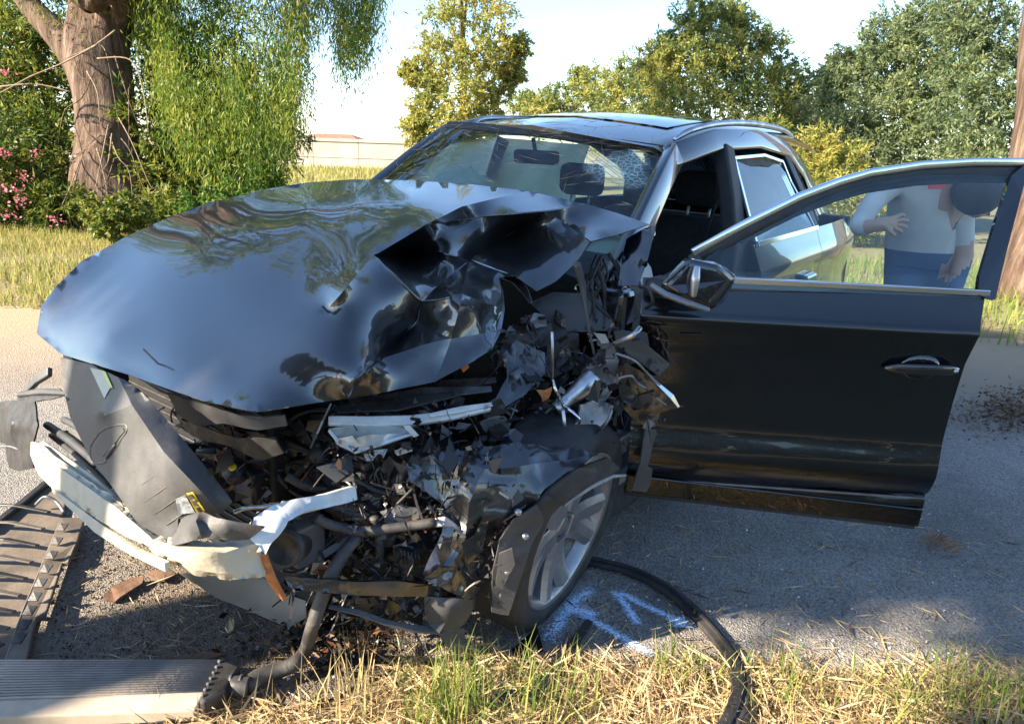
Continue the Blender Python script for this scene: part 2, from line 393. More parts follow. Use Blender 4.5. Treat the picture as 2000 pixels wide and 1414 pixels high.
def blob(t, tc, c, r0, r1, wob=.5, sc=2.0):      # wobbly-edged stain around a point
    v = t.nodes.new('ShaderNodeVectorMath'); v.operation = 'DISTANCE'; v.inputs[1].default_value = c; t.links.new(tc.outputs['Object'], v.inputs[0])
    n = nz(t, tc, sc, 7, .65); a = t.nodes.new('ShaderNodeMath'); a.operation = 'MULTIPLY_ADD'; a.inputs[1].default_value = wob; t.links.new(n, a.inputs[0]); t.links.new(v.outputs['Value'], a.inputs[2])
    return mr(t, a.outputs[0], r1+wob*.5, r0+wob*.5)
# earth and field
m, t, b, L, tc = node_mat('dry_earth')
col = rmp(t, nz(t, tc, .6, 8), [(.3, (.20, .155, .095)), (.5, (.27, .22, .12)), (.68, (.19, .20, .07))])
col = mixc(t, mr(t, nz(t, tc, 40, 6), .35, .7), col, (.13, .10, .06)); L(col, b.inputs['Base Color']); b.inputs['Roughness'].default_value = .95
bp = t.nodes.new('ShaderNodeBump'); bp.inputs['Distance'].default_value = .03; bp.inputs['Strength'].default_value = .6; L(nz(t, tc, 30, 8), bp.inputs['Height']); L(bp.outputs[0], b.inputs['Normal'])
EARTH = m
v = []; f = []; N = 60; ext = np.sign(np.linspace(-1, 1, N+1))*(np.abs(np.linspace(-1, 1, N+1))**3)*1500
for y in ext:
    for x in ext: v.append((x, y+4, -.012+(.02*noise.noise(Vector((x*.3, y*.3, 0))) if y+4 > 9 else 0)))
for i in range(N):
    for k in range(N): f.append((i*(N+1)+k, i*(N+1)+k+1, (i+1)*(N+1)+k+1, (i+1)*(N+1)+k))
tag(link('ground', pymesh('ground', v, f, True), EARTH), kind='structure')
# asphalt
m, t, b, L, tc = node_mat('worn_asphalt')
agg = t.nodes.new('ShaderNodeTexVoronoi'); agg.inputs['Scale'].default_value = 170; L(tc.outputs['Object'], agg.inputs['Vector'])
base = rmp(t, nz(t, tc, 1.3, 7), [(.3, (.185, .172, .158)), (.5, (.265, .248, .228)), (.72, (.345, .322, .292))])
st = rmp(t, agg.outputs['Color'], [(.15, (.45, .45, .45)), (.6, (1, 1, 1)), (.93, (1.15, 1.13, 1.1)), (.985, (2.6, 2.5, 2.3))])
col = mixc(t, 1.0, base, st, 'MULTIPLY')
fine = rmp(t, nz(t, tc, 90, 8, .7), [(.3, (.7, .7, .7)), (.7, (1.25, 1.25, 1.25))]); col = mixc(t, 1.0, col, fine, 'MULTIPLY')
crk = t.nodes.new('ShaderNodeTexVoronoi'); crk.feature = 'DISTANCE_TO_EDGE'; crk.inputs['Scale'].default_value = 1.5
wv = t.nodes.new('ShaderNodeVectorMath'); wv.operation = 'MULTIPLY_ADD'; wv.inputs[1].default_value = (.5, .5, 0); nw = t.nodes.new('ShaderNodeTexNoise'); nw.inputs['Scale'].default_value = 3; nw.inputs['Detail'].default_value = 8; L(tc.outputs['Object'], nw.inputs[0]); L(nw.outputs['Color'], wv.inputs[0]); L(tc.outputs['Object'], wv.inputs[2]); L(wv.outputs[0], crk.inputs['Vector'])
col = mixc(t, mr(t, crk.outputs['Distance'], .008, .001, 0, .22), col, (.05, .045, .04))
blo = nz(t, tc, 6, 9, .7); col = mixc(t, mr(t, blo, .52, .72, 0, .5), col, (.13, .115, .10))
soil = rmp(t, nz(t, tc, 55, 8, .75), [(.3, (.075, .057, .042)), (.5, (.16, .125, .095)), (.7, (.25, .20, .15))])
col = mixc(t, blob(t, tc, (-.75, 2.05, 0), .35, .95, .55, 3), col, soil)
col = mixc(t, mr(t, nz(t, tc, 2.2, 9, .7), .55, .78, 0, .65), col, soil)
col = mixc(t, blob(t, tc, (4.2, 4.6, 0), .3, 1.5, 1.3, 1.4), col, soil)
oil = blob(t, tc, (-.45, 1.86, 0), .10, .24, .28, 9); col = mixc(t, oil, col, (.010, .008, .007))
far = t.nodes.new('ShaderNodeSeparateXYZ'); L(tc.outputs['Object'], far.inputs[0]); col = mixc(t, mr(t, far.outputs[1], 3.6, 5.6, 0, .92), col, (.40, .285, .175))
L(col, b.inputs['Base Color']); b.inputs['Roughness'].default_value = .85; L(mr(t, oil, 0, 1, .88, .35), b.inputs['Roughness'])
bp = t.nodes.new('ShaderNodeBump'); bp.inputs['Distance'].default_value = .006; bp.inputs['Strength'].default_value = .9
hh = t.nodes.new('ShaderNodeMath'); hh.operation = 'ADD'; L(agg.outputs['Distance'], hh.inputs[0]); L(nz(t, tc, 60, 8), hh.inputs[1]); L(hh.outputs[0], bp.inputs['Height']); L(bp.outputs[0], b.inputs['Normal'])
ASPH = m
v = []; f = []; xs = np.concatenate([np.linspace(-40, -3, 30), np.linspace(-2.9, 3.4, 127), np.linspace(3.6, 40, 30)])
for x in xs:
    near = (1.80 if x > -.3 else 1.52)+.05*noise.noise(Vector((x*2.3, 1, 0)))+.03*noise.noise(Vector((x*9, 4, 0))); farY = 6.1+.25*noise.noise(Vector((x*.6, 7, 0)))
    if x < -.3: near = 1.78-.3*min(1, (-.3-x)/.35)+.03*noise.noise(Vector((x*9, 4, 0)))
    for k in range(9): v.append((x, near+(farY-near)*k/8, .0))
for i in range(len(xs)-1):
    for k in range(8): f.append((i*9+k, (i+1)*9+k, (i+1)*9+k+1, i*9+k+1))
tag(link('road', pymesh('road', v, f, True), ASPH), kind='structure')
# far embankment wall with a coping, a roof behind it
m, t, b, L, tc = node_mat('pale_render')
L(rmp(t, nz(t, tc, .9, 8), [(.3, (.36, .31, .25)), (.7, (.48, .43, .36))]), b.inputs['Base Color']); b.inputs['Roughness'].default_value = .9
PALEW = m
wl = empty('low_boundary_wall', (-6, 40, 0)); tag(wl, 'long low cream rendered wall across the grass field', 'wall')
for k in range(18):
    x = -24+k*2.4; box('wall_panel', (x, -.12, -.1), (x+2.38, .12, 1.30), PALEW, wl, .01)
    box('coping_stone', (x, -.17, 1.304), (x+2.385, .17, 1.46), PALEW, wl, .01)
    box('wall_course', (x, -.145, .5), (x+2.38, -.122, .62), PALEW, wl, .004)
hs_ = empty('distant_house', (-13.2, 54, 0)); tag(hs_, 'distant low house with a reddish tiled roof behind the cream wall', 'house')
box('wall', (-3, -2, 0), (3, 3, 1.25), PALEW, hs_, .02)
bm = bmesh.new(); pr = [(-2.4, -2.4, 1.25), (2.4, -2.4, 1.25), (2.4, 3.4, 1.25), (-2.4, 3.4, 1.25), (-1.2, .5, 1.78), (1.2, .5, 1.78)]; pv = [bm.verts.new(p) for p in pr]
for q in ((0, 1, 5, 4), (1, 2, 5), (2, 3, 4, 5), (3, 0, 4), (3, 2, 1, 0)): bm.faces.new([pv[i] for i in q])
bm_done(bm, 'roof', mat('roof_tile', (.30, .13, .085), .85, 0, .3, 3), hs_)
for x in (-1.8, .6): box('window', (x, -2.05, .5), (x+.9, -1.99, 1.3), DGREY, hs_, .01)
# ================================================================== the crashed car
car = empty('crashed_car'); car.matrix_world = Matrix(CM.tolist())
tag(car, 'wrecked black five-door crossover with its crushed front left corner and open driver door', 'car')
def interp(x, xs, ys): return float(np.interp(x, xs, ys))
# ---- body side panels
PZ = [.30, .36, .42, .50, .58, .75, .97, 1.0, 1.05, 1.10]; PY = [.835, .86, .885, .905, .895, .885, .912, .895, .875, .855]
def side_panel(name, x0, x1, sgn, m=PAINT, zt=1.10, arch=None, narrow=0):
    bm = bmesh.new(); nx = 24; zs = np.linspace(.30, zt, 22); g = []
    for i in range(nx+1):
        x = x0+(x1-x0)*i/nx; row = []
        for z in zs:
            y = interp(z, PZ, PY)-narrow*max(0, (abs(x+1.5)-1.2))**2*.10
            row.append(bm.verts.new((x, sgn*y, z)))
        g.append(row)
    for i in range(nx):
        for k in range(len(zs)-1):
            xm = x0+(x1-x0)*(i+.5)/nx; zm = (zs[k]+zs[k+1])/2
            if arch and (xm-arch)**2+(zm-.34)**2 < .37**2: continue
            bm.faces.new((g[i][k], g[i+1][k], g[i+1][k+1], g[i][k+1]))
    lo = [v for v in bm.verts if not v.link_faces]; bmesh.ops.delete(bm, geom=lo, context='VERTS')
    return bm_done(bm, name, m, car, smooth=True, solid=.012, offset=-1 if sgn > 0 else 1)
rdoor = side_panel('rear_door', -1.62, -2.55, 1)
side_panel('rear_fender', -2.556, -3.45, 1, arch=-2.68, narrow=1)
side_panel('rear_fender', -2.556, -3.45, -1, arch=-2.68, narrow=1)
side_panel('rear_door', -1.60, -2.55, -1)
side_panel('front_door', -.52, -1.594, -1)
side_panel('front_fender', .52, -.514, -1, zt=.98, arch=0, narrow=2)
box('side_sill', (-2.3, .66, .2), (-.42, .855, .37), BLACK, car, .03)
box('side_sill', (-2.3, -.855, .2), (-.42, -.66, .37), BLACK, car, .03)
box('floor_pan', (-3.4, -.78, .2), (-.5, .70, .34), INNER, car, .02)
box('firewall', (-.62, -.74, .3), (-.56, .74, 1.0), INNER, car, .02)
# ---- pillars and roof
TOPN = Vector((-1.26, .565, 1.482)); TOPF = Vector((-1.23, -.61, 1.55))
BOTN = Vector((-.56, .76, 1.03)); BOTF = Vector((-.56, -.76, 1.05))
def roof_pt(s, t):                               # s 0..1 front->rear, t -1..1 far->near
    xf = -1.235+.13*(1-t*t); x = xf*(1-s)+(-3.28)*s
    zf = np.interp(t, [-1, 0, 1], [1.553, 1.565, 1.488]); zm = 1.648-.05*abs(t)**2.5-.02*(t+1)/2
    z = zf+(zm-zf)*min(1, math.sin(min(1, s/.42)*math.pi/2)); z -= .16*max(0, s-.55)**2*2.5
    y = t*(.585+.03*math.sin(s*3.1))
    return Vector((x, y, z-(.02 if abs(t) > .96 else 0)))
bm = bmesh.new(); g = [[bm.verts.new(roof_pt(i/26, -1+k/12)) for k in range(25)] for i in range(27)]
for i in range(26):
    for k in range(24): bm.faces.new((g[i][k], g[i+1][k], g[i+1][k+1], g[i][k+1]))
roof = bm_done(bm, 'roof', PAINT, car, smooth=True, solid=.02, offset=-1)
bm = bmesh.new(); g = [[bm.verts.new(roof_pt(.17+.42*i/12, -.72+1.44*k/12)+Vector((0, 0, .002))) for k in range(13)] for i in range(13)]
for i in range(12):
    for k in range(12): bm.faces.new((g[i][k], g[i+1][k], g[i+1][k+1], g[i][k+1]))
SUNR = mat('sunroof_glass', (.003, .003, .004), .03, 0, .1, coat=1)
bm_done(bm, 'sunroof', SUNR, roof, smooth=True, solid=.004, offset=1)
for sg in (1, -1):
    zo = 0 if sg > 0 else .045
    pts = [(-.56, sg*.765, 1.03), (-.80, sg*.715, 1.20+zo*.4), (-1.05, sg*.66, 1.36+zo*.7), (-1.26, sg*.61, 1.475+zo)]
    strip('windscreen_pillar', [Vector(p) for p in pts], [.06, .055, .05, .048], (-.35, sg*.9, .5), .05, PAINT, car, .012, True)
    pts = [(-1.22, sg*.605, 1.46+zo), (-1.6, sg*.625, 1.525+zo*.8), (-2.1, sg*.625, 1.535+zo*.5), (-2.6, sg*.61, 1.49+zo*.4), (-3.0, sg*.585, 1.38), (-3.3, sg*.60, 1.2), (-3.45, sg*.66, 1.05)]
    strip('roof_side_rail', pts, [.05, .05, .05, .05, .07, .11, .13], (0, sg*.9, .4), .05, PAINT, car, .012, True)
    pts = [(-1.36, sg*.555, 1.525+zo*.6), (-1.46, sg*.575, 1.565+zo*.5), (-1.75, sg*.585, 1.60), (-2.2, sg*.585, 1.61), (-2.7, sg*.57, 1.585), (-2.95, sg*.55, 1.53)]
    tube('roof_rail', pts, [.010, .014, .015, .015, .014, .010], ALU, car, n=8)
    strip('door_pillar', [(-1.69, sg*.635, 1.50), (-1.64, sg*.72, 1.28), (-1.58, sg*.79, 1.08), (-1.56, sg*.80, .7), (-1.54, sg*.80, .36)], [.05, .06, .07, .09, .10], (0, 1, .1), .07, DASH if sg > 0 else BLACK, car, .012)
    strip('rear_window_pillar', [(-2.55, sg*.62, 1.48), (-2.62, sg*.74, 1.25), (-2.62, sg*.83, 1.08)], [.03, .035, .045], (0, 1, .2), .03, BLACK, car, .006)
# near rear door window frame: bright strip, seal, glass
wf = [(-1.73, .675, 1.455), (-2.1, .68, 1.465), (-2.42, .67, 1.43), (-2.50, .70, 1.33), (-2.56, .78, 1.19), (-2.55, .845, 1.10)]
strip('window_trim', wf, .008, (0, 1, .25), .012, CHROME, rdoor, .002)
strip('window_trim', [(-1.735, .672, 1.46), (-1.70, .76, 1.28), (-1.66, .85, 1.105)], .010, (0, 1, .25), .012, CHROME, rdoor, .002)
strip('belt_trim', [(-1.64, .865, 1.10), (-2.55, .862, 1.10)], .012, (0, 1, .25), .014, CHROME, rdoor, .002)
strip('window_seal', [Vector(p)+Vector((0.02, -.012, -.03)) for p in wf[:4]], .022, (0, 1, .25), .02, RUBBER, rdoor, .003)
poly('window', [(-1.75, .665, 1.45), (-2.1, .672, 1.46), (-2.42, .662, 1.425), (-2.52, .77, 1.2), (-2.54, .845, 1.10), (-1.68, .85, 1.10)], GLASS, rdoor, th=.004)
poly('quarter_window', [(-2.66, .66, 1.42), (-2.9, .62, 1.34), (-3.05, .72, 1.12), (-2.68, .83, 1.12)], GLASS, car, th=.004)
box('door_handle', (-2.42, .895, .855), (-2.25, .935, .885), PAINT, rdoor, .012)
for x0, x1 in ((-.85, -1.55), (-1.72, -2.54)):
    poly('side_window', [(x0, -.79, 1.10), (x0-.32*(x0 > -1), -.66, 1.42), (x1, -.645, 1.47), (x1, -.83, 1.10)], GLASS, car, th=.004)
poly('rear_window', [(-3.1, .5, 1.47), (-3.1, -.5, 1.47), (-3.42, -.62, 1.1), (-3.42, .62, 1.1)], GLASS, car, th=.004)
bm = bmesh.new(); g = []
for i in range(9):
    z = .3+.8*i/8; x = -3.50-.1*math.sin(i/8*math.pi*.9)+.08*(i/8)**2
    g.append([bm.verts.new((x+.16*abs(k/8-1)**3, (k/8-1)*.84, z)) for k in range(17)])
for i in range(8):
    for k in range(16): bm.faces.new((g[i][k], g[i][k+1], g[i+1][k+1], g[i+1][k]))
tg = bm_done(bm, 'tailgate', PAINT, car, smooth=True, solid=.02)
# ---- windscreen
def ws_pt(s, t):
    a = BOTF.lerp(BOTN, t); b = TOPF.lerp(TOPN, t); p = a.lerp(b, s); k = 1-(2*t-1)**2
    return p+Vector((.14*k, 0, .015*k+.028*math.sin(s*math.pi)))
CRACKM = glass_mat('cracked_glass', (.64, .80, .72), 1, ior=1.45, base=.10, film=(.3, .32, .3), filmscale=14)
t_ = CRACKM.node_tree; L_ = t_.links.new; outn = [n for n in t_.nodes if n.type == 'OUTPUT_MATERIAL'][0]; last = outn.inputs[0].links[0].from_socket
tc = t_.nodes.new('ShaderNodeTexCoord')
def crack_layer(center, rad, scale, last):
    mp = t_.nodes.new('ShaderNodeVectorMath'); mp.operation = 'DISTANCE'; mp.inputs[1].default_value = center; L_(tc.outputs['Object'], mp.inputs[0])
    nz = t_.nodes.new('ShaderNodeTexNoise'); nz.inputs['Scale'].default_value = 9; L_(tc.outputs['Object'], nz.inputs[0])
    ad = t_.nodes.new('ShaderNodeMath'); ad.operation = 'MULTIPLY_ADD'; ad.inputs[1].default_value = .16; L_(nz.outputs[0], ad.inputs[0]); L_(mp.outputs['Value'], ad.inputs[2])
    mr = t_.nodes.new('ShaderNodeMapRange'); mr.inputs[1].default_value = rad+.08; mr.inputs[2].default_value = rad+.02; mr.inputs[3].default_value = 0; mr.inputs[4].default_value = 1; L_(ad.outputs[0], mr.inputs[0])
    vo = t_.nodes.new('ShaderNodeTexVoronoi'); vo.feature = 'DISTANCE_TO_EDGE'; vo.inputs['Scale'].default_value = scale; L_(tc.outputs['Object'], vo.inputs[0])
    m2 = t_.nodes.new('ShaderNodeMapRange'); m2.inputs[1].default_value = .07; m2.inputs[2].default_value = .012; m2.inputs[3].default_value = .22; m2.inputs[4].default_value = .85; L_(vo.outputs[0], m2.inputs[0])
    mu = t_.nodes.new('ShaderNodeMath'); mu.operation = 'MULTIPLY'; L_(mr.outputs[0], mu.inputs[0]); L_(m2.outputs[0], mu.inputs[1])
    df = t_.nodes.new('ShaderNodeBsdfDiffuse'); df.inputs[0].default_value = (.55, .68, .63, 1)
    mx = t_.nodes.new('ShaderNodeMixShader'); L_(mu.outputs[0], mx.inputs[0]); L_(last, mx.inputs[1]); L_(df.outputs[0], mx.inputs[2]); return mx.outputs[0]
pc = C(1215, 312, 'x', -1.05)
last = crack_layer(pc, .15, 42, last); L_(last, outn.inputs[0])
bm = bmesh.new(); g = [[bm.verts.new(ws_pt(i/12, k/20)) for k in range(21)] for i in range(13)]
for i in range(12):
    for k in range(20): bm.faces.new((g[i][k], g[i][k+1], g[i+1][k+1], g[i+1][k]))
wsc = bm_done(bm, 'windscreen', CRACKM, car, smooth=True)
strip('windscreen_seal', [ws_pt(1, k/16)+Vector((0.0, 0, .004)) for k in range(17)], .02, (1, 0, 1), .012, BLACK, wsc, .003)
# ---- cabin
dsh = box('dashboard', (-1.0, -.70, .72), (-.60, .68, 1.02), DASH, car, .06)
box('instrument_hood', (-1.02, .18, 1.0), (-.82, .56, 1.08), DASH, dsh, .03)
box('centre_screen', (-1.03, -.12, .92), (-1.0, .12, 1.06), SUNR, dsh, .008)
rotw = Matrix.Rotation(math.radians(66), 4, 'Y'); rotw.translation = Vector((-1.16, .37, .98))
lathe('steering_wheel', [(.175+.016*math.cos(a*math.pi/5), .016*math.sin(a*math.pi/5)) for a in range(10)], DASH, car, 36, rotw, closed=True)
AIRB = mat('airbag_cloth', (.62, .62, .58), .9, 0, .12, 12, bump=.5, bs=18)
bm = bmesh.new(); bmesh.ops.create_uvsphere(bm, u_segments=24, v_segments=14, radius=1)
for v in bm.verts:
    q = v.co.copy(); v.co = Vector((q.x*.10-1.22, q.y*.19+.37, q.z*.2+.9-.05*q.x))+noise.noise_vector(q*2.3)*.045
bm_done(bm, 'airbag', AIRB, car, smooth=True)
bm = bmesh.new(); bmesh.ops.create_uvsphere(bm, u_segments=28, v_segments=16, radius=1)
for v in bm.verts:
    q = v.co.copy(); v.co = Vector((q.x*.16-1.02, q.y*.27-.36, q.z*.17+1.13-.12*q.x))+noise.noise_vector(q*2.6)*.05
bm_done(bm, 'airbag', AIRB, car, smooth=True)
AIRB2 = AIRB.copy(); _t = AIRB2.node_tree; _tl = _t.nodes.new('ShaderNodeBsdfTranslucent'); _tl.inputs[0].default_value = (.75, .78, .74, 1); _mx = _t.nodes.new('ShaderNodeMixShader'); _mx.inputs[0].default_value = .55; _o = [n for n in _t.nodes if n.type == 'OUTPUT_MATERIAL'][0]; _t.links.new(_t.nodes['Principled BSDF'].outputs[0], _mx.inputs[1]); _t.links.new(_tl.outputs[0], _mx.inputs[2]); _t.links.new(_mx.outputs[0], _o.inputs[0])
bm = bmesh.new(); g = []
for i in range(41):
    x = -.86-1.7*i/40; row = []
    for k in range(9):
        f = k/8; zt = interp(x, [-2.6, -1.6, -1.25, -.86], [1.46, 1.50, 1.48, 1.26]); zb = 1.10+.03*math.sin(i*.8)
        row.append(bm.verts.new((x, -.60-.06*f+.03*math.sin(i*.55+f*2), zt+(zb-zt)*f)))
    g.append(row)
for i in range(40):
    for k in range(8): bm.faces.new((g[i][k], g[i+1][k], g[i+1][k+1], g[i][k+1]))
bm_done(bm, 'added_curtain_airbag', AIRB2, car, smooth=True)  # added pale translucent curtain, stands in for light seen in the far windows
def seat(name, y, x0=-1.95):
    e = empty(name, (x0, y, 0), 0, car)
    box('cushion', (0, -.25, .42), (.52, .25, .60), CLOTH, e, .06)
    strip('backrest', [(.04, 0, .52), (-.06, 0, .75), (-.16, 0, 1.0), (-.20, 0, 1.14)], [.25, .26, .24, .17], (1, 0, .25), .14, CLOTH, e, .05, True)
    box('headrest', (-.28, -.14, 1.19), (-.17, .14, 1.37), CLOTH, e, .045)
    for q in (-.06, .06): tube('headrest_post', [(-.20, q, 1.1), (-.225, q, 1.22)], .007, ALU, e, n=6)
    return e
seat('front_seat', .37, -1.9); seat('front_seat', -.37, -1.9)
rs = box('rear_seat', (-2.95, -.62, .45), (-2.75, .62, 1.08), CLOTH, car, .06)
for y in (-.4, .4): box('headrest', (-2.98, y-.13, 1.1), (-2.88, y+.13, 1.26), CLOTH, rs, .04)
tube('seat_belt', [(-1.70, .66, 1.38), (-1.68, .60, 1.05), (-1.62, .60, .6)], .022, CLOTH, car, n=6, flat=.15)
tube('mirror_stem', [(-1.12, 0, 1.51), (-1.14, 0, 1.45)], .01, DASH, car, n=6)
box('rear_view_mirror', (-1.165, -.12, 1.40), (-1.13, .12, 1.46), DASH, car, .015)
# ---- wheels
def wheel(cx, cy, cz, sgn, camber=0, toe=0):
    e = empty('wheel', (0, 0, 0), 0, car)
    R_ = Matrix.Rotation(math.radians(toe), 4, 'Z') @ Matrix.Rotation(math.radians(-90*sgn+camber), 4, 'X'); R_.translation = Vector((cx, cy, cz)); e.matrix_local = R_
    # local z = outward
    ty = lathe('tyre', [(.252, -.10), (.272, -.115), (.31, -.122), (.34, -.108), (.352, -.08), (.354, 0), (.352, .08), (.34, .108), (.31, .122), (.272, .115), (.254, .10)], RUBBER, e, 64)
    lathe('barrel', [(.19, -.1), (.24, -.10), (.241, .062), (.236, .062), (.225, -.09), (.19, -.1)], STEEL, e, 64)
    rim = lathe('rim', [(.243, .06), (.256, .085), (.268, .105), (.264, .114), (.250, .105), (.242, .085), (.236, .064)], RIM, e, 64)
    lathe('brake_disc', [(.07, .005), (.155, .005), (.155, -.015), (.07, -.015)], STEEL, e, 40, closed=True)
    lathe('hub', [(.0, .075), (.03, .074), (.034, .066), (.062, .060), (.075, .045), (.075, -.02), (0, -.02)], RIM, e, 30)
    for k in range(5):
        for d in (-1, 1):
            bm = bmesh.new(); rows = []
            for q in range(7):
                f = q/6; r = .05+.20*f; a = 2*math.pi*k/5+math.pi/2+d*(.30-.02*f)*(.35+.65*f)*.9
                w_ = .050-.010*f; h = .078+.026*f-.014*math.sin(f*math.pi); dep = .05
                c = Vector((math.cos(a)*r, math.sin(a)*r, 0)); s_ = Vector((-math.sin(a), math.cos(a), 0))
                rows.append([bm.verts.new(c+s_*w_+Vector((0, 0, h-.006))), bm.verts.new(c+s_*w_*.4+Vector((0, 0, h+.004))), bm.verts.new(c-s_*w_*.4+Vector((0, 0, h+.004))), bm.verts.new(c-s_*w_+Vector((0, 0, h-.006))), bm.verts.new(c-s_*w_*.8+Vector((0, 0, h-dep))), bm.verts.new(c+s_*w_*.8+Vector((0, 0, h-dep)))])
            for q in range(6):
                for j in range(6): bm.faces.new((rows[q][j], rows[q][(j+1) % 6], rows[q+1][(j+1) % 6], rows[q+1][j]))
            bm.faces.new(rows[0]); bm.faces.new(rows[-1][::-1]); bm_done(bm, 'spoke', RIM, e, bevel=.003)
    for k in range(5):
        a = 2*math.pi*(k+.5)/5; lathe('wheel_bolt', [(0, .07), (.009, .07), (.009, .05)], STEEL, e, 8, Matrix.Translation((.045*math.cos(a), .045*math.sin(a), 0)))
    return e
wheel(-.16, .80, .365, 1, camber=-9, toe=6); wheel(0, -.78, .38, -1); wheel(-2.68, .78, .365, 1); wheel(-2.68, -.78, .345, -1)

# ---- hood
hood_c = dict(
 f0=(73, 652, 'y', -.68), f1=(82, 600, 'y', -.70), f2=(110, 562, 'y', -.72), f3=(160, 512, 'y', -.73), f4=(250, 462, 'y', -.74), f5=(330, 427, 'y', -.74), f6=(400, 400, 'y', -.74), f7=(520, 371, 'y', -.74), f8=(600, 358, 'y', -.73),
 r1=(690, 352, 'x', -.52), r2=(800, 354, 'x', -.55), r3=(920, 362, 'x', -.57), r4=(1031, 375, 'x', -.58), r5=(1144, 400, 'x', -.60), r6=(1205, 418, 'x', -.63), r7=(1268, 440, 'x', -.66),
 n1=(1200, 462, 's', 0.360), n2=(1155, 473, 's', 0.430), n3=(1121, 519, 's', 0.450), n4=(1085, 552, 's', 0.480), n5=(1048, 571, 's', 0.500), n6=(1002, 540, 's', 0.420), n7=(975, 545, 's', 0.450), n8=(980, 604, 's', 0.620), n9=(968, 650, 's', 0.720), n10=(956, 684, 's', 0.820),
 b1=(905, 718, 's', 0.900), b2=(850, 746, 's', 0.970), b3=(760, 764, 's', 1.040), b4=(680, 776, 's', 1.120), b5=(590, 792, 's', 1.200), b6=(500, 806, 'x', 0.700),
 b7=(400, 785, 'x', 0.705), b8=(250, 732, 'x', 0.700), b9=(120, 692, 'x', 0.700),
 P=(729, 500, 'h', 0), U=(832, 439, 'h', 0), U2=(900, 405, 'h', 0), Q=(1065, 413, 's', 0.200), Q2=(950, 423, 's', 0.100), V=(918, 508, 's', 0.300), PV=(858, 494, 's', 0.400),
 Wp=(822, 590, 's', 0.760), W2=(815, 628, 's', 0.740), W3=(745, 702, 's', 0.980), W4=(690, 742, 'h', -.02), M1=(640, 606, 'h', 0),
 I0=(150, 580, 'h', 0), I1=(200, 540, 'h', 0), I2=(250, 600, 'h', 0), I3=(300, 520, 'h', 0), I4=(300, 640, 'h', 0), I5=(400, 470, 'h', 0), I6=(400, 560, 'h', 0), I7=(400, 660, 'h', 0), I8=(500, 420, 'h', 0), I9=(500, 520, 'h', 0), I10=(500, 620, 'h', 0), I11=(600, 400, 'h', 0), I12=(600, 480, 'h', 0), I13=(600, 560, 'h', 0), I14=(700, 390, 'h', 0), I15=(700, 440, 'h', 0), I16=(800, 390, 'h', 0), I17=(210, 660, 'h', 0), I18=(330, 700, 'h', 0), I19=(440, 720, 'h', 0), I20=(470, 740, 'h', 0), I21=(760, 450, 'h', 0),
 D1=(820, 470, 's', 0.250), D2=(1030, 500, 's', 0.250), D3=(830, 540, 's', 0.520), D4=(720, 600, 'h', -.025), D5=(760, 660, 's', 0.860), D6=(900, 580, 's', 0.800), D7=(880, 660, 's', 0.850), D8=(640, 700, 'h', 0), D9=(1150, 430, 's', 0.120))
def hood_cr(u, v):
    a = math.exp(-(((u-880)/105)**2+((v-632)/85)**2))*.016
    a += math.exp(-(((u-1000)/130)**2+((v-500)/60)**2))*.003
    a += math.exp(-(((u-740)/120)**2+((v-700)/60)**2))*.003
    return a
hood = relief('hood', hood_c, ['f0', 'f1', 'f2', 'f3', 'f4', 'f5', 'f6', 'f7', 'f8', 'r1', 'r2', 'r3', 'r4', 'r5', 'r6', 'r7', 'n1', 'n2', 'n3', 'n4', 'n5', 'n6', 'n7', 'n8', 'n9', 'n10', 'b1', 'b2', 'b3', 'b4', 'b5', 'b6', 'b7', 'b8', 'b9'],
 [['M1', 'P', 'U', 'U2', 'r4'], ['U', 'Q2', 'Q', 'r5'], ['Q', 'V'], ['Q', 'n2'], ['P', 'PV', 'V'], ['P', 'Wp', 'W2', 'W3', 'W4', 'b4'], ['V', 'Wp'], ['V', 'n6'], ['V', 'D6', 'D7', 'b2'], ['n8', 'D6', 'Wp'], ['n9', 'D7', 'W2'], ['D7', 'W3'], ['W2', 'D5', 'b4']], DUSTY, car, 11, hood_cr, .003)
HLINES = relief.lines
for k, r in ((3, .004), (5, .004), (6, .005), (7, .0045), (2, .003), (4, .003), (8, .004), (10, .004)):   # added beads imitating the bright highlights along the creases
    ln = [p+(Vector(O_C)-p).normalized()*.002 for p in HLINES[k]]
    if len(ln) > 2: tube('highlight_bead', ln, [r*.3]+[r*(.7+.5*random.random()) for _ in ln[1:-1]]+[r*.3], ALU if k in (7, 8) else PAINT, hood, n=6, res=2)
# folded lip and torn curls at the tip of the tear
def cz(u, v, z): return C(u, v, 'z', z)
strip('hood_lip', [S(915, 512, 0.082), S(940, 514, 0.140), S(968, 520, 0.175), S(994, 530, 0.188)], [.012, .02, .02, .008], (.5, .6, .6), .006, ALU, hood, .002)
strip('hood_lip', [S(962, 534, 0.268), S(985, 536, 0.322), S(1008, 548, 0.383), S(1025, 570, 0.419), S(1037, 593, 0.462)], [.018, .022, .02, .015, .006], (.3, .9, .4), .006, PAINT_SCR, hood, .002)
strip('torn_edge', [S(964, 535, 0.298), S(974, 566, 0.351), S(976, 604, 0.450), S(970, 645, 0.558), S(957, 682, 0.709)], [.006, .013, .016, .014, .006], (.5, .6, .6), .01, ALU, hood, .003)
strip('torn_edge', [S(818, 625, 0.466), S(790, 655, 0.529), S(745, 702, 0.706)], [.006, .007, .003], (.5, .6, .6), .006, ALU, hood, .002)
for k, (u, v, z) in enumerate([(1000, 528, 0.232), (905, 715, 0.811), (968, 560, 0.351), (1012, 550, 0.372)]):
    poly('torn_primer_flake', [S(u-9, v-4, z), S(u+6, v-10, z+.01), S(u+11, v+3, z+.01), S(u, v+12, z)], RUST, hood, th=.003, seed=k)
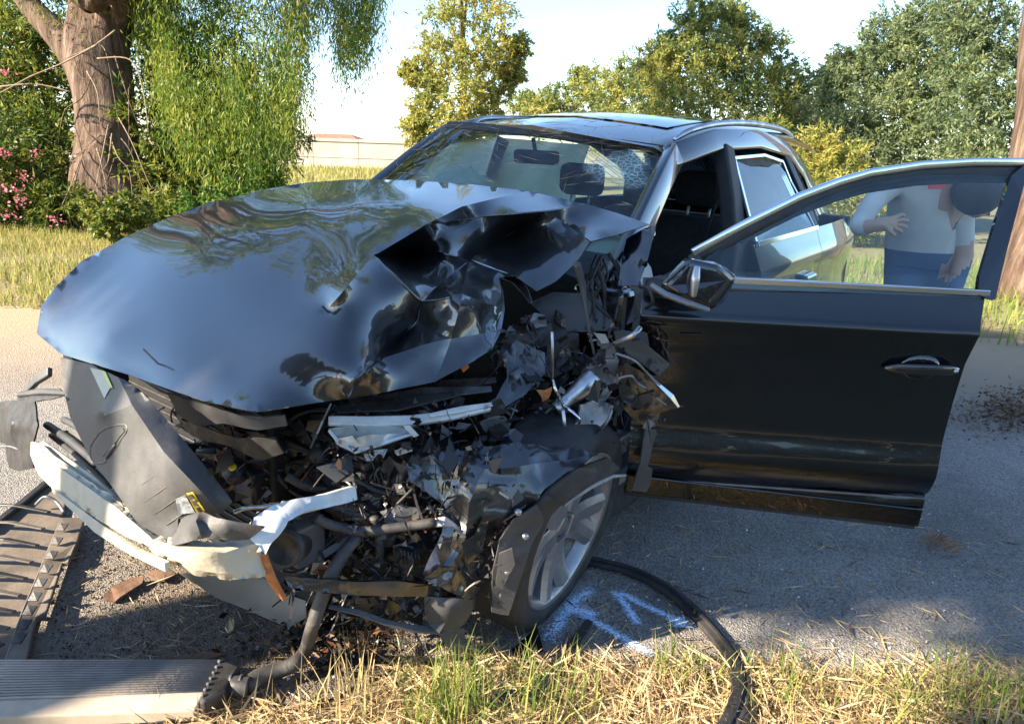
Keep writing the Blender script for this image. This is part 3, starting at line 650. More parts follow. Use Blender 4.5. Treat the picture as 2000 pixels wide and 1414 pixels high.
# ================================================================== driver door, opened
TH = math.radians(57.5); DH = Vector((-.52, .90, 0)); DV = Vector((-math.cos(TH), math.sin(TH), 0)); DN = Vector((math.sin(TH), math.cos(TH), 0))
def dp(a, z, o=0): return DH+DV*a+DN*o+Vector((0, 0, z))
def D(u, v, off=0):
    d = Vector(rayc(u, v)); o = Vector(O_C); t = (DN.dot(DH)+off-DN.dot(o))/DN.dot(d); return o+d*t
door = empty('front_door', (0, 0, 0), 0, car)
OZ = [.29, .33, .36, .395, .405, .43, .48, .53, .60, .75, .88, .965, .985, 1.0, 1.05, 1.11]
OO = [-.035, .0, .0, -.004, -.012, .012, .026, .020, .0, -.008, -.004, .012, .016, .004, -.018, -.04]
def doff(z): return interp(z, OZ, OO)
def rear_a(z): return interp(z, [.295, .435, .88, 1.10], [1.012, 1.017, 1.043, 1.072])
def bot(a): return .345-.05*a
bm = bmesh.new(); zs = sorted(set([round(x, 4) for x in list(np.linspace(0, 1, 26))]+[.13, .135, .145, .855, .87, .88])); g = []
for i in range(31):
    f = i/30; row = []
    for s_ in zs:
        a0 = f*1.03; zb = bot(a0); z = zb+(1.10-zb)*s_; a = f*rear_a(z)
        row.append(bm.verts.new(dp(a, z, doff(z)-.012*(2*f-1)**4)))
    g.append(row)
for i in range(30):
    for k in range(len(zs)-1): bm.faces.new((g[i][k], g[i+1][k], g[i+1][k+1], g[i][k+1]))
bm_done(bm, 'door_skin', DPAINT, door, smooth=True, solid=.006, offset=-1)
strip('lower_trim', [dp(a, bot(a)+.035, .001) for a in np.linspace(.0, 1.005, 9)], .034, DN, .012, DPAINT, door, .004)
strip('trim_line', [dp(a, .400, -.003) for a in np.linspace(.05, 1.012, 9)], .0035, DN, .008, LGREY, door, .001)
strip('bottom_seal', [dp(a, bot(a)-.004, -.03) for a in np.linspace(.0, 1.0, 9)], .014, DN, .05, RUBBER, door, .006)
bm = bmesh.new(); lo = [dp(.04, .40, -.10), dp(.99, .38, -.10), dp(1.03, 1.07, -.12), dp(.04, 1.05, -.12)]; hi = [p+DN*.085 for p in lo]
a_ = [bm.verts.new(p) for p in lo]; b_ = [bm.verts.new(p) for p in hi]
bm.faces.new(a_); bm.faces.new(b_[::-1])
for i in range(4): bm.faces.new((a_[i], a_[(i+1) % 4], b_[(i+1) % 4], b_[i]))
bm_done(bm, 'inner_panel', DASH, door, bevel=.02)
# window frame
FP = [D(1352, 494, -.07), D(1450, 440, -.10), D(1560, 385, -.14), D(1640, 355, -.165), D(1700, 338, -.18), D(1800, 323, -.195), D(1900, 317, -.20), D(2010, 317, -.20)]
strip('frame_trim', FP, .013, DN, .02, CHROME, door, .004, True)
strip('window_frame', [p-Vector((0, 0, .030))-DN*.012 for p in FP], .019, DN, .03, BLACK, door, .006, True)
strip('window_seal', [p-Vector((0, 0, .056))-DN*.02 for p in FP[1:]], .010, DN, .02, RUBBER, door, .004, True)
pil_o = [D(1940, 586, -.035), D(1966, 480, -.10), D(1992, 380, -.17), D(2012, 312, -.20)]; pil_i = [D(1906, 578, -.035), D(1910, 540, -.06), D(1940, 440, -.13), D(1972, 345, -.19)]
pl_ = poly('frame_pillar', pil_o+pil_i[::-1], SUNR, door, th=.02)
poly('window', [D(1345, 530, -.03), D(1420, 475, -.10), D(1560, 402, -.14), D(1700, 352, -.18), D(1800, 336, -.195), D(1975, 332, -.20), D(1975, 345, -.195), D(1940, 440, -.13), D(1912, 540, -.06), D(1915, 582, -.04), D(1440, 570, -.03), D(1340, 560, -.02)], GLASS, door, th=.004)
strip('belt_trim', [dp(a, 1.108, -.035) for a in np.linspace(.22, 1.075, 8)], .010, DN, .016, CHROME, door, .003)
poly('mirror_triangle', [dp(.03, 1.09, -.03), dp(.24, 1.10, -.03), D(1360, 492, -.075), D(1330, 520, -.06)], BLACK, door, th=.012)
# handle: bowl and grip
hc = dp(.902, .862, doff(.862))
bm = bmesh.new(); bmesh.ops.create_uvsphere(bm, u_segments=24, v_segments=12, radius=1)
for v in bm.verts: v.co = hc+DV*v.co.x*.062+Vector((0, 0, 1))*v.co.z*.045+DN*(v.co.y*.010-.003)
hb = bm_done(bm, 'handle_bowl', SUNR, door, smooth=True)
strip('door_handle', [dp(.785, .856, .006), dp(.82, .862, .022), dp(.90, .865, .03), dp(.98, .866, .024), dp(1.012, .864, .008)], [.006, .015, .017, .016, .008], DN, .016, PAINT, door, .006, True)
lathe('key_cap', [(0, .004), (.006, .003), (.007, 0)], ALU, door, 12, Matrix.Translation(dp(.995, .866, .032)) @ DN.to_track_quat('Z', 'Y').to_matrix().to_4x4())
poly('side_badge', [dp(.13, .932, doff(.93)+.004), dp(.20, .936, doff(.935)+.004), dp(.20, .924, doff(.925)+.004), dp(.135, .921, doff(.92)+.004)], SUNR, door, th=.004)
# mirror
mir = door
def S(u, v, s): return C(u, v, 's', s)
top = [S(1338, 503, .80), S(1400, 512, .86), S(1440, 537, .82), S(1432, 552, .74), S(1388, 543, .64), S(1330, 524, .62)]
botm = [S(1285, 562, .78), S(1330, 585, .86), S(1385, 606, .86), S(1412, 596, .78), S(1370, 575, .66), S(1300, 548, .62)]
front = [S(1345, 506, .90), S(1410, 520, .92), S(1436, 546, .90), S(1392, 603, .93), S(1330, 578, .93), S(1290, 556, .88)]
bm = bmesh.new(); hull = [bm.verts.new(p) for p in top+botm+front]; bmesh.ops.convex_hull(bm, input=hull)
mh = bm_done(bm, 'mirror_housing', PAINT, mir, bevel=.012, seg=3)
mh.modifiers[0].angle_limit = math.radians(15)
poly('mirror_glass', [S(1345, 520, .935), S(1400, 530, .945), S(1418, 548, .94), S(1380, 592, .955), S(1335, 574, .955), S(1310, 558, .94)], mat('mirror_glass', (.02, .02, .025), .03, 0, .1, coat=1), mir, th=.004)
strip('mirror_rim', [S(1270, 556, .90), S(1300, 575, .93), S(1345, 592, .955), S(1385, 606, .955)], [.006, .008, .008, .006], (.5, .5, .7), .012, LGREY, mir, .003)
tube('indicator_stem', [S(1362, 520, .95), S(1358, 545, .962), S(1354, 580, .965)], [.008, .013, .008], ALU, mir, n=8)
box('mirror_foot', tuple(dp(.06, 1.085, .02)-Vector((.05, .05, .03))), tuple(dp(.06, 1.085, .02)+Vector((.05, .05, .03))), BLACK, mir, .02)
tube('loose_wire', [S(1250, 560, .6), S(1268, 565, .68), S(1275, 590, .7), S(1262, 602, .62)], .006, BLACK, mir, n=6)
# ================================================================== crushed front end
def X(u, v, x): return C(u, v, 'x', x)
def Y(u, v, y): return C(u, v, 'y', y)
fe = car
# dark mass of engine behind everything
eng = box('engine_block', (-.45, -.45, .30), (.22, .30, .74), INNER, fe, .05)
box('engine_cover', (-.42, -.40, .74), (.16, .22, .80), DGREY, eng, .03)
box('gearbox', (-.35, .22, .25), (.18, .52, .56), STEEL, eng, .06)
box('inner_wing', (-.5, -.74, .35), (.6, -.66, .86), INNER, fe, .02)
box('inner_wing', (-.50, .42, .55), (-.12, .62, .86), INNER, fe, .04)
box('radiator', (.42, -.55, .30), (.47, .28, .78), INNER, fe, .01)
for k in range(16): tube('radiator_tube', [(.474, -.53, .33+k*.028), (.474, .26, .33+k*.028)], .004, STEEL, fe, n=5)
# cooling fan
fc = S(622, 888, .72); fan = empty('cooling_fan', fc, 0, fe); q = (Vector(O_C)-fc).normalized(); q = (q+Vector((.5, 0, 0))).normalized(); fan.rotation_mode = 'QUATERNION'; fan.rotation_quaternion = q.to_track_quat('Z', 'Y')
lathe('fan_ring', [(.125, .012), (.135, .012), (.135, -.02), (.125, -.02)], BLACK, fan, 40, closed=True)
lathe('fan_hub', [(0, .02), (.02, .02), (.026, .012), (.026, -.02)], DGREY, fan, 20)
for k in range(7):
    a = 2*math.pi*k/7+.2; tube('fan_strut', [(.02*math.cos(a), .02*math.sin(a), .01), (.128*math.cos(a+.1), .128*math.sin(a+.1), .008)], .0035, DGREY, fan, n=5)
for k in range(9):
    a = 2*math.pi*k/9; c1, s1 = math.cos(a), math.sin(a); c2, s2 = math.cos(a+.5), math.sin(a+.5)
    poly('fan_blade', [(.03*c1, .03*s1, -.01), (.12*c1, .12*s1, -.004), (.12*c2, .12*s2, -.022), (.03*c2, .03*s2, -.018)], BLACK, fan, th=.003)
# grey air guide panel
apc = dict(a=(121, 698, 'x', .74), b=(180, 712, 'x', .77), c=(234, 738, 'x', .79), d=(280, 768, 'x', .775), e=(353, 857, 'x', .77), f=(452, 980, 'x', .745), g=(430, 1001, 'x', .765), h=(395, 1002, 'x', .81), i=(350, 1012, 'x', .83), j=(350, 1036, 'x', .845), k=(322, 1075, 'x', .87), l=(304, 1066, 'x', .87), m=(224, 952, 'x', .86), n=(182, 899, 'x', .84), o=(140, 815, 'x', .80), p=(126, 755, 'x', .77),
 r1=(259, 792, 'x', .82), r2=(322, 885, 'x', .835), r3=(395, 962, 'x', .825), t1=(205, 812, 'x', .84), w=(280, 960, 'x', .868))
ap = relief('air_guide_panel', apc, list('abcdefghijklmnop'), [['c', 'r1', 'r2', 'r3', 'g'], ['c', 't1', 'r1']], GREY, fe, 12, None, .004)
def on_panel(u, v, lift=.006):                 # a point just in front of that panel
    best = None
    import mathutils
    if not hasattr(on_panel, 'bvh'):
        on_panel.bvh = mathutils.bvhtree.BVHTree.FromPolygons([x.co for x in ap.data.vertices], [tuple(x.vertices) for x in ap.data.polygons])
    d = Vector(rayc(u, v)).normalized(); h = on_panel.bvh.ray_cast(Vector(O_C), d)
    return (h[0] if h[0] else X(u, v, .83))-d*lift
import mathutils.bvhtree
def psticker(name, px, m, lift=.006): return poly(name, [on_panel(*p, lift+.012) for p in px], m, ap, th=.001)
psticker('warning_label', [(364, 964), (377, 961), (400, 997), (384, 1002)], YEL)
psticker('label_text_block', [(343, 975), (362, 966), (381, 1001), (349, 1004)], PAPER, .005)
for k in range(3): psticker('label_print', [(367+k*8, 967+k*12), (374+k*8, 965+k*12), (379+k*8, 974+k*12), (372+k*8, 976+k*12)], DGREY, .008)
psticker('paper_label', [(176, 718), (199, 723), (216, 756), (204, 778)], PALE)
psticker('label_edge', [(199, 723), (206, 726), (220, 757), (216, 758)], LIME, .007)
ring = [(196, 845), (212, 834), (245, 829), (249, 842), (238, 858), (229, 875), (213, 890), (208, 902), (190, 904), (180, 893), (180, 870)]
tube('handle_rim', [on_panel(*p, .004) for p in ring+[ring[0]]], .005, DGREY, ap, n=6, res=3)
psticker('handle_recess', [(200, 850), (214, 840), (240, 836), (243, 842), (232, 855), (224, 868), (200, 892), (188, 890), (187, 872)], DGREY, .003)
tube('handle_bar', [on_panel(228, 868, .012), on_panel(210, 892, .012)], .007, BLACK, ap, n=6)
for k in range(6):
    u0, v0 = 210+k*22, 905+k*22
    tube('panel_rib', [on_panel(u0+6, v0+10, .003), on_panel(u0+29, v0-6, .004), on_panel(u0+52, v0-22, .003)], .003, DGREY, ap, n=5)
# curled end flap
flc = dict(a=(350, 1012, 'x', .83), b=(392, 1002, 'x', .81), c=(440, 1012, 'x', .80), d=(490, 1022, 'x', .77), e=(518, 1028, 'x', .75), f=(487, 1050, 'x', .77), g=(440, 1052, 'x', .80), h=(395, 1046, 'x', .84), i=(371, 1058, 'x', .86), j=(322, 1076, 'x', .875), k=(350, 1040, 'x', .85), m=(385, 1020, 'x', .85), n=(440, 1030, 'x', .82))
relief('panel_flap', flc, list('abcdefghijk'), [['b', 'm', 'h']], DGREY, fe, 10, lambda u, v: .006, .005)
# cream bumper beam
bmc = dict(a=(64, 862, 'x', .74), a2=(84, 868, 'x', .73), b=(110, 892, 'x', .77), c=(165, 930, 'x', .805), d=(232, 978, 'x', .835), e=(312, 1044, 'x', .845), f=(355, 1058, 'x', .83), g=(437, 1062, 'x', .78), h=(492, 1040, 'x', .73), h2=(520, 1060, 'x', .715), i=(518, 1123, 'x', .725), j=(490, 1128, 'x', .75), k=(440, 1127, 'x', .785), l=(385, 1119, 'x', .82), m=(330, 1094, 'x', .85), n=(292, 1072, 'x', .865), n2=(200, 1016, 'x', .855), o=(112, 958, 'x', .815), p=(80, 927, 'x', .78), q=(63, 887, 'x', .755),
 s0=(74, 874, 'x', .765), s1=(100, 902, 'x', .805), s2=(160, 944, 'x', .845), s3=(226, 992, 'x', .875), s4=(300, 1056, 'x', .89), s5=(360, 1075, 'x', .87), s6=(437, 1080, 'x', .82), s7=(500, 1062, 'x', .755),
 l1=(90, 925, 'x', .80), l2=(130, 958, 'x', .84), l3=(210, 1010, 'x', .88), l4=(296, 1066, 'x', .892), l5=(385, 1108, 'x', .855), l6=(440, 1116, 'x', .815), l7=(506, 1114, 'x', .75))
beam = relief('bumper_beam', bmc, ['a', 'a2', 'b', 'c', 'd', 'e', 'f', 'g', 'h', 'h2', 'i', 'j', 'k', 'l', 'm', 'n', 'n2', 'o', 'p', 'q'], [['s0', 's1', 's2', 's3', 's4', 's5', 's6', 's7'], ['l1', 'l2', 'l3', 'l4', 'l5', 'l6', 'l7']], FOAM, fe, 8, lambda u, v: .0012, .006)
poly('beam_lower_lip', [X(105, 952, .84), X(200, 1022, .885), X(270, 1072, .90), X(326, 1098, .90), X(328, 1114, .90), X(260, 1083, .905), X(190, 1040, .895), X(108, 962, .845)], FOAM, beam, th=.012)
strip('beam_upper_rail', [X(84, 868, .73), X(130, 905, .78), X(180, 940, .81), X(228, 980, .835)], [.012, .016, .016, .012], (.7, 0, .7), .02, FOAM, beam, .005)
for a, b, r in [((92, 830), (190, 905), .014), ((100, 850), (215, 950), .01), ((125, 820), (170, 850), .012)]:
    tube('duct_rail', [X(*a, .62), X((a[0]+b[0])/2, (a[1]+b[1])/2-4, .66), X(*b, .70)], r, DGREY, fe, n=8)
poly('sunlit_bracket', [X(118, 842, .60), X(150, 838, .62), X(165, 868, .64), X(140, 862, .62)], LGREY, fe, th=.006)
# pale bracket arm bent back from the beam
arc = dict(a=(487, 1046, 'x', .765), b=(500, 1015, 'x', .74), c=(525, 996, 'x', .70), d=(575, 980, 'x', .63), e=(630, 964, 'x', .55), f=(690, 947, 'x', .46), g=(697, 977, 'x', .46), h=(637, 992, 'x', .55), i=(590, 1004, 'x', .63), j=(556, 1020, 'x', .69), k=(538, 1045, 'x', .72), l=(518, 1080, 'x', .74))
relief('beam_bracket', arc, list('abcdefghijkl'), [], WHITE, fe, 10, lambda u, v: .003, .012)
strip('orange_torn_edge', [X(512, 1070, .735), X(518, 1100, .73), X(530, 1130, .72), X(545, 1155, .70), X(556, 1170, .68)], [.008, .012, .012, .009, .004], (.9, .3, .2), .012, RUST, fe, .003)
# far side lamp mount
lmc = dict(a=(2, 786, 'x', .60), b=(36, 782, 'x', .62), c=(40, 766, 'x', .62), d=(80, 760, 'x', .63), e=(119, 759, 'x', .64), f=(134, 772, 'x', .65), g=(100, 781, 'x', .65), h=(70, 785, 'x', .66), i=(78, 830, 'x', .70), j=(66, 880, 'x', .72), k=(68, 913, 'x', .72), l=(40, 920, 'x', .70), m=(21, 912, 'x', .68), n=(14, 866, 'x', .66), o=(-6, 862, 'x', .62), p=(-6, 800, 'x', .58), q=(26, 830, 'x', .70))
relief('lamp_mount', lmc, list('abcdefghijklmnop'), [['b', 'q', 'm'], ['b', 'h']], BLACK, fe, 10, lambda u, v: .004, .006)
strip('lamp_mount_arm', [X(52, 764, .60), X(72, 742, .58), X(98, 726, .56)], [.014, .018, .018], (.8, .2, .5), .02, GREY, fe, .005)
strip('lamp_mount_strut', [X(38, 772, .63), X(85, 766, .65), X(134, 770, .66)], [.008, .01, .006], (.6, .3, .7), .02, DGREY, fe, .004)
tube('torn_edge', [X(0, 872, .66), X(20, 872, .69), X(42, 880, .70)], .004, LGREY, fe, n=5)
# slam panel and struts under the hood front
slc = dict(a=(330, 766, 'x', .66), b=(385, 784, 'x', .66), c=(450, 806, 'x', .64), d=(520, 812, 'x', .61), e=(558, 808, 'x', .58), f=(562, 830, 'x', .58), g=(505, 836, 'x', .61), h=(440, 824, 'x', .64), i=(390, 830, 'x', .65), j=(345, 805, 'x', .66))
relief('slam_panel', slc, list('abcdefghij'), [], DGREY, fe, 10, lambda u, v: .006, .006)
relief('torn_crossmember', dict(a=(340, 800, 'x', .60), b=(400, 830, 'x', .60), c=(470, 850, 'x', .58), d=(540, 850, 'x', .55), e=(556, 880, 'x', .55), f=(520, 895, 'x', .55), g=(450, 870, 'x', .58), h=(380, 850, 'x', .60)), list('abcdefgh'), [], STEEL, fe, 10, lambda u, v: .012, .005)
tube('bright_tie_rod', [X(458, 1000, .72), X(480, 992, .70), X(510, 990, .66), X(545, 984, .62)], .006, ALU, fe, n=7)
lathe('filler_cap', [(0, .022), (.016, .022), (.018, .016), (.030, .016), (.034, .01), (.034, -.02)], BLACK, fe, 24, Matrix.Translation(S(459, 920, .78)) @ Vector((.5, .3, .8)).to_track_quat('Z', 'Y').to_matrix().to_4x4())
lathe('cap_centre', [(0, .026), (.010, .026), (.012, .02)], YEL, fe, 12, Matrix.Translation(S(459, 919, .785)) @ Vector((.5, .3, .8)).to_track_quat('Z', 'Y').to_matrix().to_4x4())
box('relay_box', tuple(S(500, 930, .66)-Vector((.07, .06, .05))), tuple(S(500, 930, .66)+Vector((.05, .06, .04))), BLACK, fe, .01)
box('battery', tuple(S(430, 905, .45)-Vector((.09, .10, .10))), tuple(S(430, 905, .45)+Vector((.09, .10, .05))), BLACK, fe, .012)
# broken headlamp
strip('headlamp_bar', [S(641, 822, .95), S(720, 824, .93), S(800, 822, .91), S(880, 812, .89), S(958, 797, .87)], [.012, .014, .014, .013, .008], (.6, .5, .6), .022, WHITE, fe, .004)
strip('headlamp_bar', [S(838, 812, .93), S(900, 800, .9), S(962, 790, .88)], [.006, .009, .006], (.6, .5, .6), .012, LAMP, fe, .003)
hlm = relief('headlamp', dict(a=(642, 838, 's', .95), b=(700, 832, 's', .93), c=(770, 832, 's', .92), d=(812, 848, 's', .91), e=(760, 862, 's', .97), f=(695, 884, 's', .98), g=(660, 866, 's', .97), h=(720, 850, 's', 1.0)), list('abcdefg'), [['g', 'h', 'd']], LAMP, fe, 9, lambda u, v: .004, .006)
strip('headlamp_lens_edge', [S(642, 840, .97), S(664, 866, .99), S(694, 882, 1.0), S(760, 862, .98), S(812, 846, .93)], [.004, .005, .006, .005, .003], (.6, .5, .6), .012, WHITE, hlm, .002)
poly('lens_shard', [S(709, 882, .96), S(757, 876, .97), S(750, 893, .97), S(716, 903, .96)], WHITE, hlm, th=.003)
poly('lens_shard', [S(660, 856, 1.0), S(688, 850, 1.01), S(700, 866, 1.01), S(676, 872, 1.01)], YEL and LAMP, hlm, th=.004)
poly('lens_shard', [S(787, 832, .95), S(800, 830, .95), S(818, 850, .95), S(808, 854, .95)], WHITE, hlm, th=.003)
poly('lens_shard', [S(770, 880, .98), S(800, 868, .98), S(806, 880, .98), S(776, 890, .98)], LAMP, hlm, th=.003)
# plate stack above the headlamp
for k, (u0, v0, u1, v1) in enumerate([(660, 800, 890, 770), (690, 790, 960, 760), (700, 812, 905, 792), (740, 780, 970, 742)]):
    strip('crushed_brace', [S(u0, v0, .84-.05*k), S((u0+u1)/2, (v0+v1)/2+6*(-1)**k, .86-.05*k), S(u1, v1, .82-.05*k)], [.012, .02, .01], (.5, .4, .7), .008, [BLACK, STEEL, BLACK, FLUID][k], fe, .003)
# ---- crumpled left fender
fdc = dict(a=(786, 905, 's', 1.000), b=(860, 888, 's', 0.990), c=(950, 870, 's', 0.970), d=(1070, 872, 's', 0.910), e=(1160, 892, 's', 0.870), f=(1105, 925, 's', 1.000), g=(1052, 972, 's', 1.070), h=(1005, 1008, 's', 1.090), i=(968, 1030, 's', 1.100), j=(952, 1075, 's', 1.110), k=(936, 1105, 's', 1.110), l=(915, 1170, 's', 1.150), m=(862, 1142, 's', 1.190), n=(828, 1128, 's', 1.200), o=(845, 1085, 's', 1.150), p=(866, 1040, 's', 1.110), q=(878, 990, 's', 1.080), r=(840, 962, 's', 1.050), s=(800, 940, 's', 1.030),
 x1=(950, 920, 's', 1.060), x2=(920, 980, 's', 1.120), x3=(900, 1070, 's', 1.170), x4=(1040, 910, 's', 1.020))
fend = relief('front_fender', fdc, list('abcdefghijklmnopqrs'), [['b', 'x1', 'x2', 'x3', 'm'], ['x1', 'x4', 'e']], PAINT_SCR, fe, 9, lambda u, v: .022, .004)
poly('fender_shard', [S(826, 1128, 1.220), S(856, 1108, 1.220), S(890, 1104, 1.200), S(914, 1168, 1.200), S(870, 1150, 1.240)], PAINT, fend, sub=3, crumple=.02, cs=14, smooth=True)
poly('fender_shard', [S(898, 1060, 1.190), S(925, 1045, 1.170), S(945, 1010, 1.150), S(955, 1020, 1.150), S(938, 1075, 1.170), S(912, 1100, 1.190)], PAINT, fend, sub=3, crumple=.015, cs=14, smooth=True)
poly('fender_shard', [S(858, 1078, 1.190), S(872, 1030, 1.170), S(886, 1030, 1.170), S(876, 1090, 1.190), S(862, 1110, 1.200)], PAINT, fend, sub=3, crumple=.012, cs=14, smooth=True)
for k, (u, v, s_, r) in enumerate([(930, 940, 1.04, 8), (1000, 930, 1.0, 9), (965, 955, 1.05, 7), (925, 1108, 1.10, 14), (790, 905, .97, 9), (1065, 770, .72, 20), (1050, 705, .62, 12), (985, 770, .7, 12), (1215, 725, .62, 10)]):
    a = random.random()*6; poly('torn_primer_flake', [S(u+r*math.cos(a+t)*(1 if i % 2 else .5), v+r*math.sin(a+t)*(1 if i % 2 else .45), s_) for i, t in enumerate(np.linspace(0, 5.4, 7))], RUST, fe, th=.003, sub=1, crumple=.006, cs=30, seed=k)
# wheel arch band and torn liner
relief('arch_trim', dict(a=(1182, 892, 's', 0.930), b=(1208, 914, 's', 0.910), c=(1150, 945, 's', 0.990), d=(1090, 985, 's', 1.060), e=(1048, 1030, 's', 1.100), f=(1015, 1090, 's', 1.130), g=(990, 1160, 's', 1.140), h=(984, 1196, 's', 1.130), i=(960, 1190, 's', 1.130), j=(966, 1130, 's', 1.140), k=(992, 1060, 's', 1.140), l=(1030, 1000, 's', 1.120), m=(1070, 955, 's', 1.080), n=(1125, 912, 's', 1.010)), list('abcdefghijklmn'), [], BLACK, fe, 9, lambda u, v: .002, .01)
strip('arch_trim_edge', [S(1222, 928, 0.890), S(1196, 930, 0.920), S(1150, 952, 0.980), S(1100, 988, 1.040)], [.004, .006, .008, .004], (.6, .7, .3), .012, LGREY, fe, .003)
lin = relief('wheel_arch_liner', dict(a=(1000, 1012, 's', 1.160), b=(1045, 985, 's', 1.130), c=(1062, 1012, 's', 1.100), d=(1034, 1062, 's', 1.130), e=(1014, 1130, 's', 1.150), f=(990, 1196, 's', 1.160), g=(958, 1190, 's', 1.170), h=(962, 1110, 's', 1.180), i=(975, 1050, 's', 1.170)), list('abcdefghi'), [], DGREY, fe, 9, lambda u, v: .008, .005)
for u, v in ((1026, 1047), (990, 1116), (1012, 1000)): lathe('liner_bolt', [(0, .008), (.007, .007), (.010, .002), (.010, -.004)], ALU, lin, 12, Matrix.Translation(S(u, v, 1.185)) @ Vector((.55, .6, .5)).to_track_quat('Z', 'Y').to_matrix().to_4x4())
poly('liner_bracket', [S(975, 1080, 1.190), S(1000, 1070, 1.190), S(1006, 1100, 1.190), S(980, 1150, 1.190), S(968, 1140, 1.190)], GREY, lin, th=.006)
# ---- strut tower, shock, chassis leg
stp = [S(1122, 762, .58), S(1140, 722, .56), S(1168, 690, .55), S(1180, 668, .55), S(1196, 672, .55), S(1204, 700, .55), S(1198, 748, .56), S(1180, 782, .58), S(1150, 790, .60)]
tow = poly('strut_tower', stp, LGREY, fe, th=.02, sub=2, crumple=.02, cs=12, smooth=False)
for u, v in ((1178, 706), (1184, 722), (1160, 735), (1180, 752)): lathe('bolt_hole', [(0, .002), (.008, .002), (.009, -.01)], INNER, tow, 10, Matrix.Translation(S(u, v, .62)) @ Vector((.55, .6, .5)).to_track_quat('Z', 'Y').to_matrix().to_4x4())
tube('shock_absorber', [S(1085, 800, .66), S(1110, 780, .64), S(1140, 755, .62), S(1160, 735, .6)], [.022, .024, .034, .034], ALU, fe, n=14)
relief('chassis_leg', dict(a=(1130, 790, 's', .66), b=(1160, 780, 's', .64), c=(1196, 792, 's', .60), d=(1180, 820, 's', .64), e=(1150, 850, 's', .70), f=(1122, 884, 's', .76), g=(1085, 880, 's', .80), h=(1110, 850, 's', .76), i=(1125, 820, 's', .70)), list('abcdefghi'), [], LGREY, fe, 9, lambda u, v: .010, .008)
for pts, r, m in [([(1080, 742), (1086, 765), (1099, 790), (1112, 800), (1132, 820), (1118, 838), (1090, 856), (1068, 872)], .0055, CHROME), ([(1099, 800), (1102, 830), (1100, 848), (1070, 862)], .007, ALU), ([(1078, 648), (1079, 690), (1078, 742)], .005, ALU), ([(1160, 690), (1150, 640), (1138, 560), (1126, 515)], [.004, .004, .011, .011], DGREY), ([(1202, 690), (1240, 705), (1270, 735), (1290, 752)], .004, LGREY), ([(1206, 740), (1232, 734), (1245, 748), (1262, 758)], .004, LGREY), ([(1195, 800), (1185, 825), (1160, 850), (1130, 880)], .005, LGREY), ([(1250, 640), (1236, 655), (1200, 672)], .009, ALU)]:
    n = len(pts); tube('brake_pipe' if m in (CHROME, ALU, LGREY) else 'gas_strut', [S(u, v, .72-.02*i/n+.03*math.sin(i*2.1)) for i, (u, v) in enumerate(pts)], r, m, fe, n=7)
poly('torn_bracket', [S(1198, 644, .60), S(1232, 648, .62), S(1309, 711, .64), S(1287, 735, .64), S(1204, 674, .60)], DGREY, fe, th=.014, bevel=.003)
poly('torn_bracket', [S(1232, 640, .56), S(1262, 650, .56), S(1268, 690, .58), S(1240, 672, .58)], BLACK, fe, th=.02, bevel=.003)
relief('torn_fender_remnant', dict(a=(1204, 735, 's', .60), b=(1232, 716, 's', .62), c=(1262, 730, 's', .62), d=(1300, 765, 's', .64), e=(1326, 794, 's', .66), f=(1288, 800, 's', .64), g=(1282, 832, 's', .60), h=(1255, 830, 's', .58), i=(1230, 812, 's', .58), j=(1212, 788, 's', .58)), list('abcdefghij'), [], PAINT_SCR, fe, 9, lambda u, v: .018, .004)
strip('torn_edge', [S(1262, 728, .66), S(1290, 755, .67), S(1312, 775, .68), S(1325, 796, .68)], [.004, .006, .009, .004], (.6, .6, .5), .006, CHROME, fe, .002)
poly('hinge_strap', [S(1258, 836, .60), S(1282, 838, .60), S(1264, 910, .60), S(1274, 915, .60), S(1270, 946, .60), S(1262, 960, .60), S(1233, 956, .60), S(1250, 900, .60)], GREY, fe, th=.012, bevel=.003)
# cowl side, hinge pillar, fender top by the windscreen
relief('cowl_side_panel', dict(a=(1036, 592, 's', .28), b=(1080, 572, 's', .26), c=(1125, 574, 's', .26), d=(1180, 566, 's', .28), e=(1237, 566, 's', .30), f=(1246, 622, 's', .32), g=(1200, 645, 's', .36), h=(1140, 650, 's', .36), i=(1080, 648, 's', .36), j=(1062, 620, 's', .32)), list('abcdefghij'), [], GREY, fe, 10, lambda u, v: .008, .008)
relief('fender_top', dict(a=(1256, 450, 's', .20), b=(1283, 442, 's', .22), c=(1268, 500, 's', .30), d=(1246, 560, 's', .34), e=(1207, 560, 's', .32), f=(1215, 510, 's', .26), g=(1224, 468, 's', .20)), list('abcdefg'), [], PAINT, fe, 9, lambda u, v: .006, .005)
box('hinge_pillar', (-.56, .66, .34), (-.47, .86, 1.06), PAINT, fe, .02)
for z in (.5, .82): box('door_hinge', (-.53, .84, z), (-.45, .90, z+.07), STEEL, fe, .008)
for k in range(14):
    u = 1150+random.random()*70; v = 490+random.random()*40; s0 = .15+random.random()*.12
    tube('wiring_loom', [S(u, v, s0), S(u+random.uniform(-20, 20), v+35, s0+.05), S(u+random.uniform(-25, 25), v+75, s0+.05), S(u+random.uniform(-20, 20), v+120, s0+.1)], .004+.004*random.random(), BLACK if k % 3 else HOSE, fe, n=5)
relief('bay_side_shield', dict(a=(985, 640, 's', .35), b=(1040, 610, 's', .32), c=(1085, 650, 's', .36), d=(1130, 655, 's', .38), e=(1130, 715, 's', .44), f=(1080, 740, 's', .50), g=(1020, 735, 's', .52), h=(970, 720, 's', .48)), list('abcdefgh'), [], FLUID, fe, 10, lambda u, v: .03, .006)
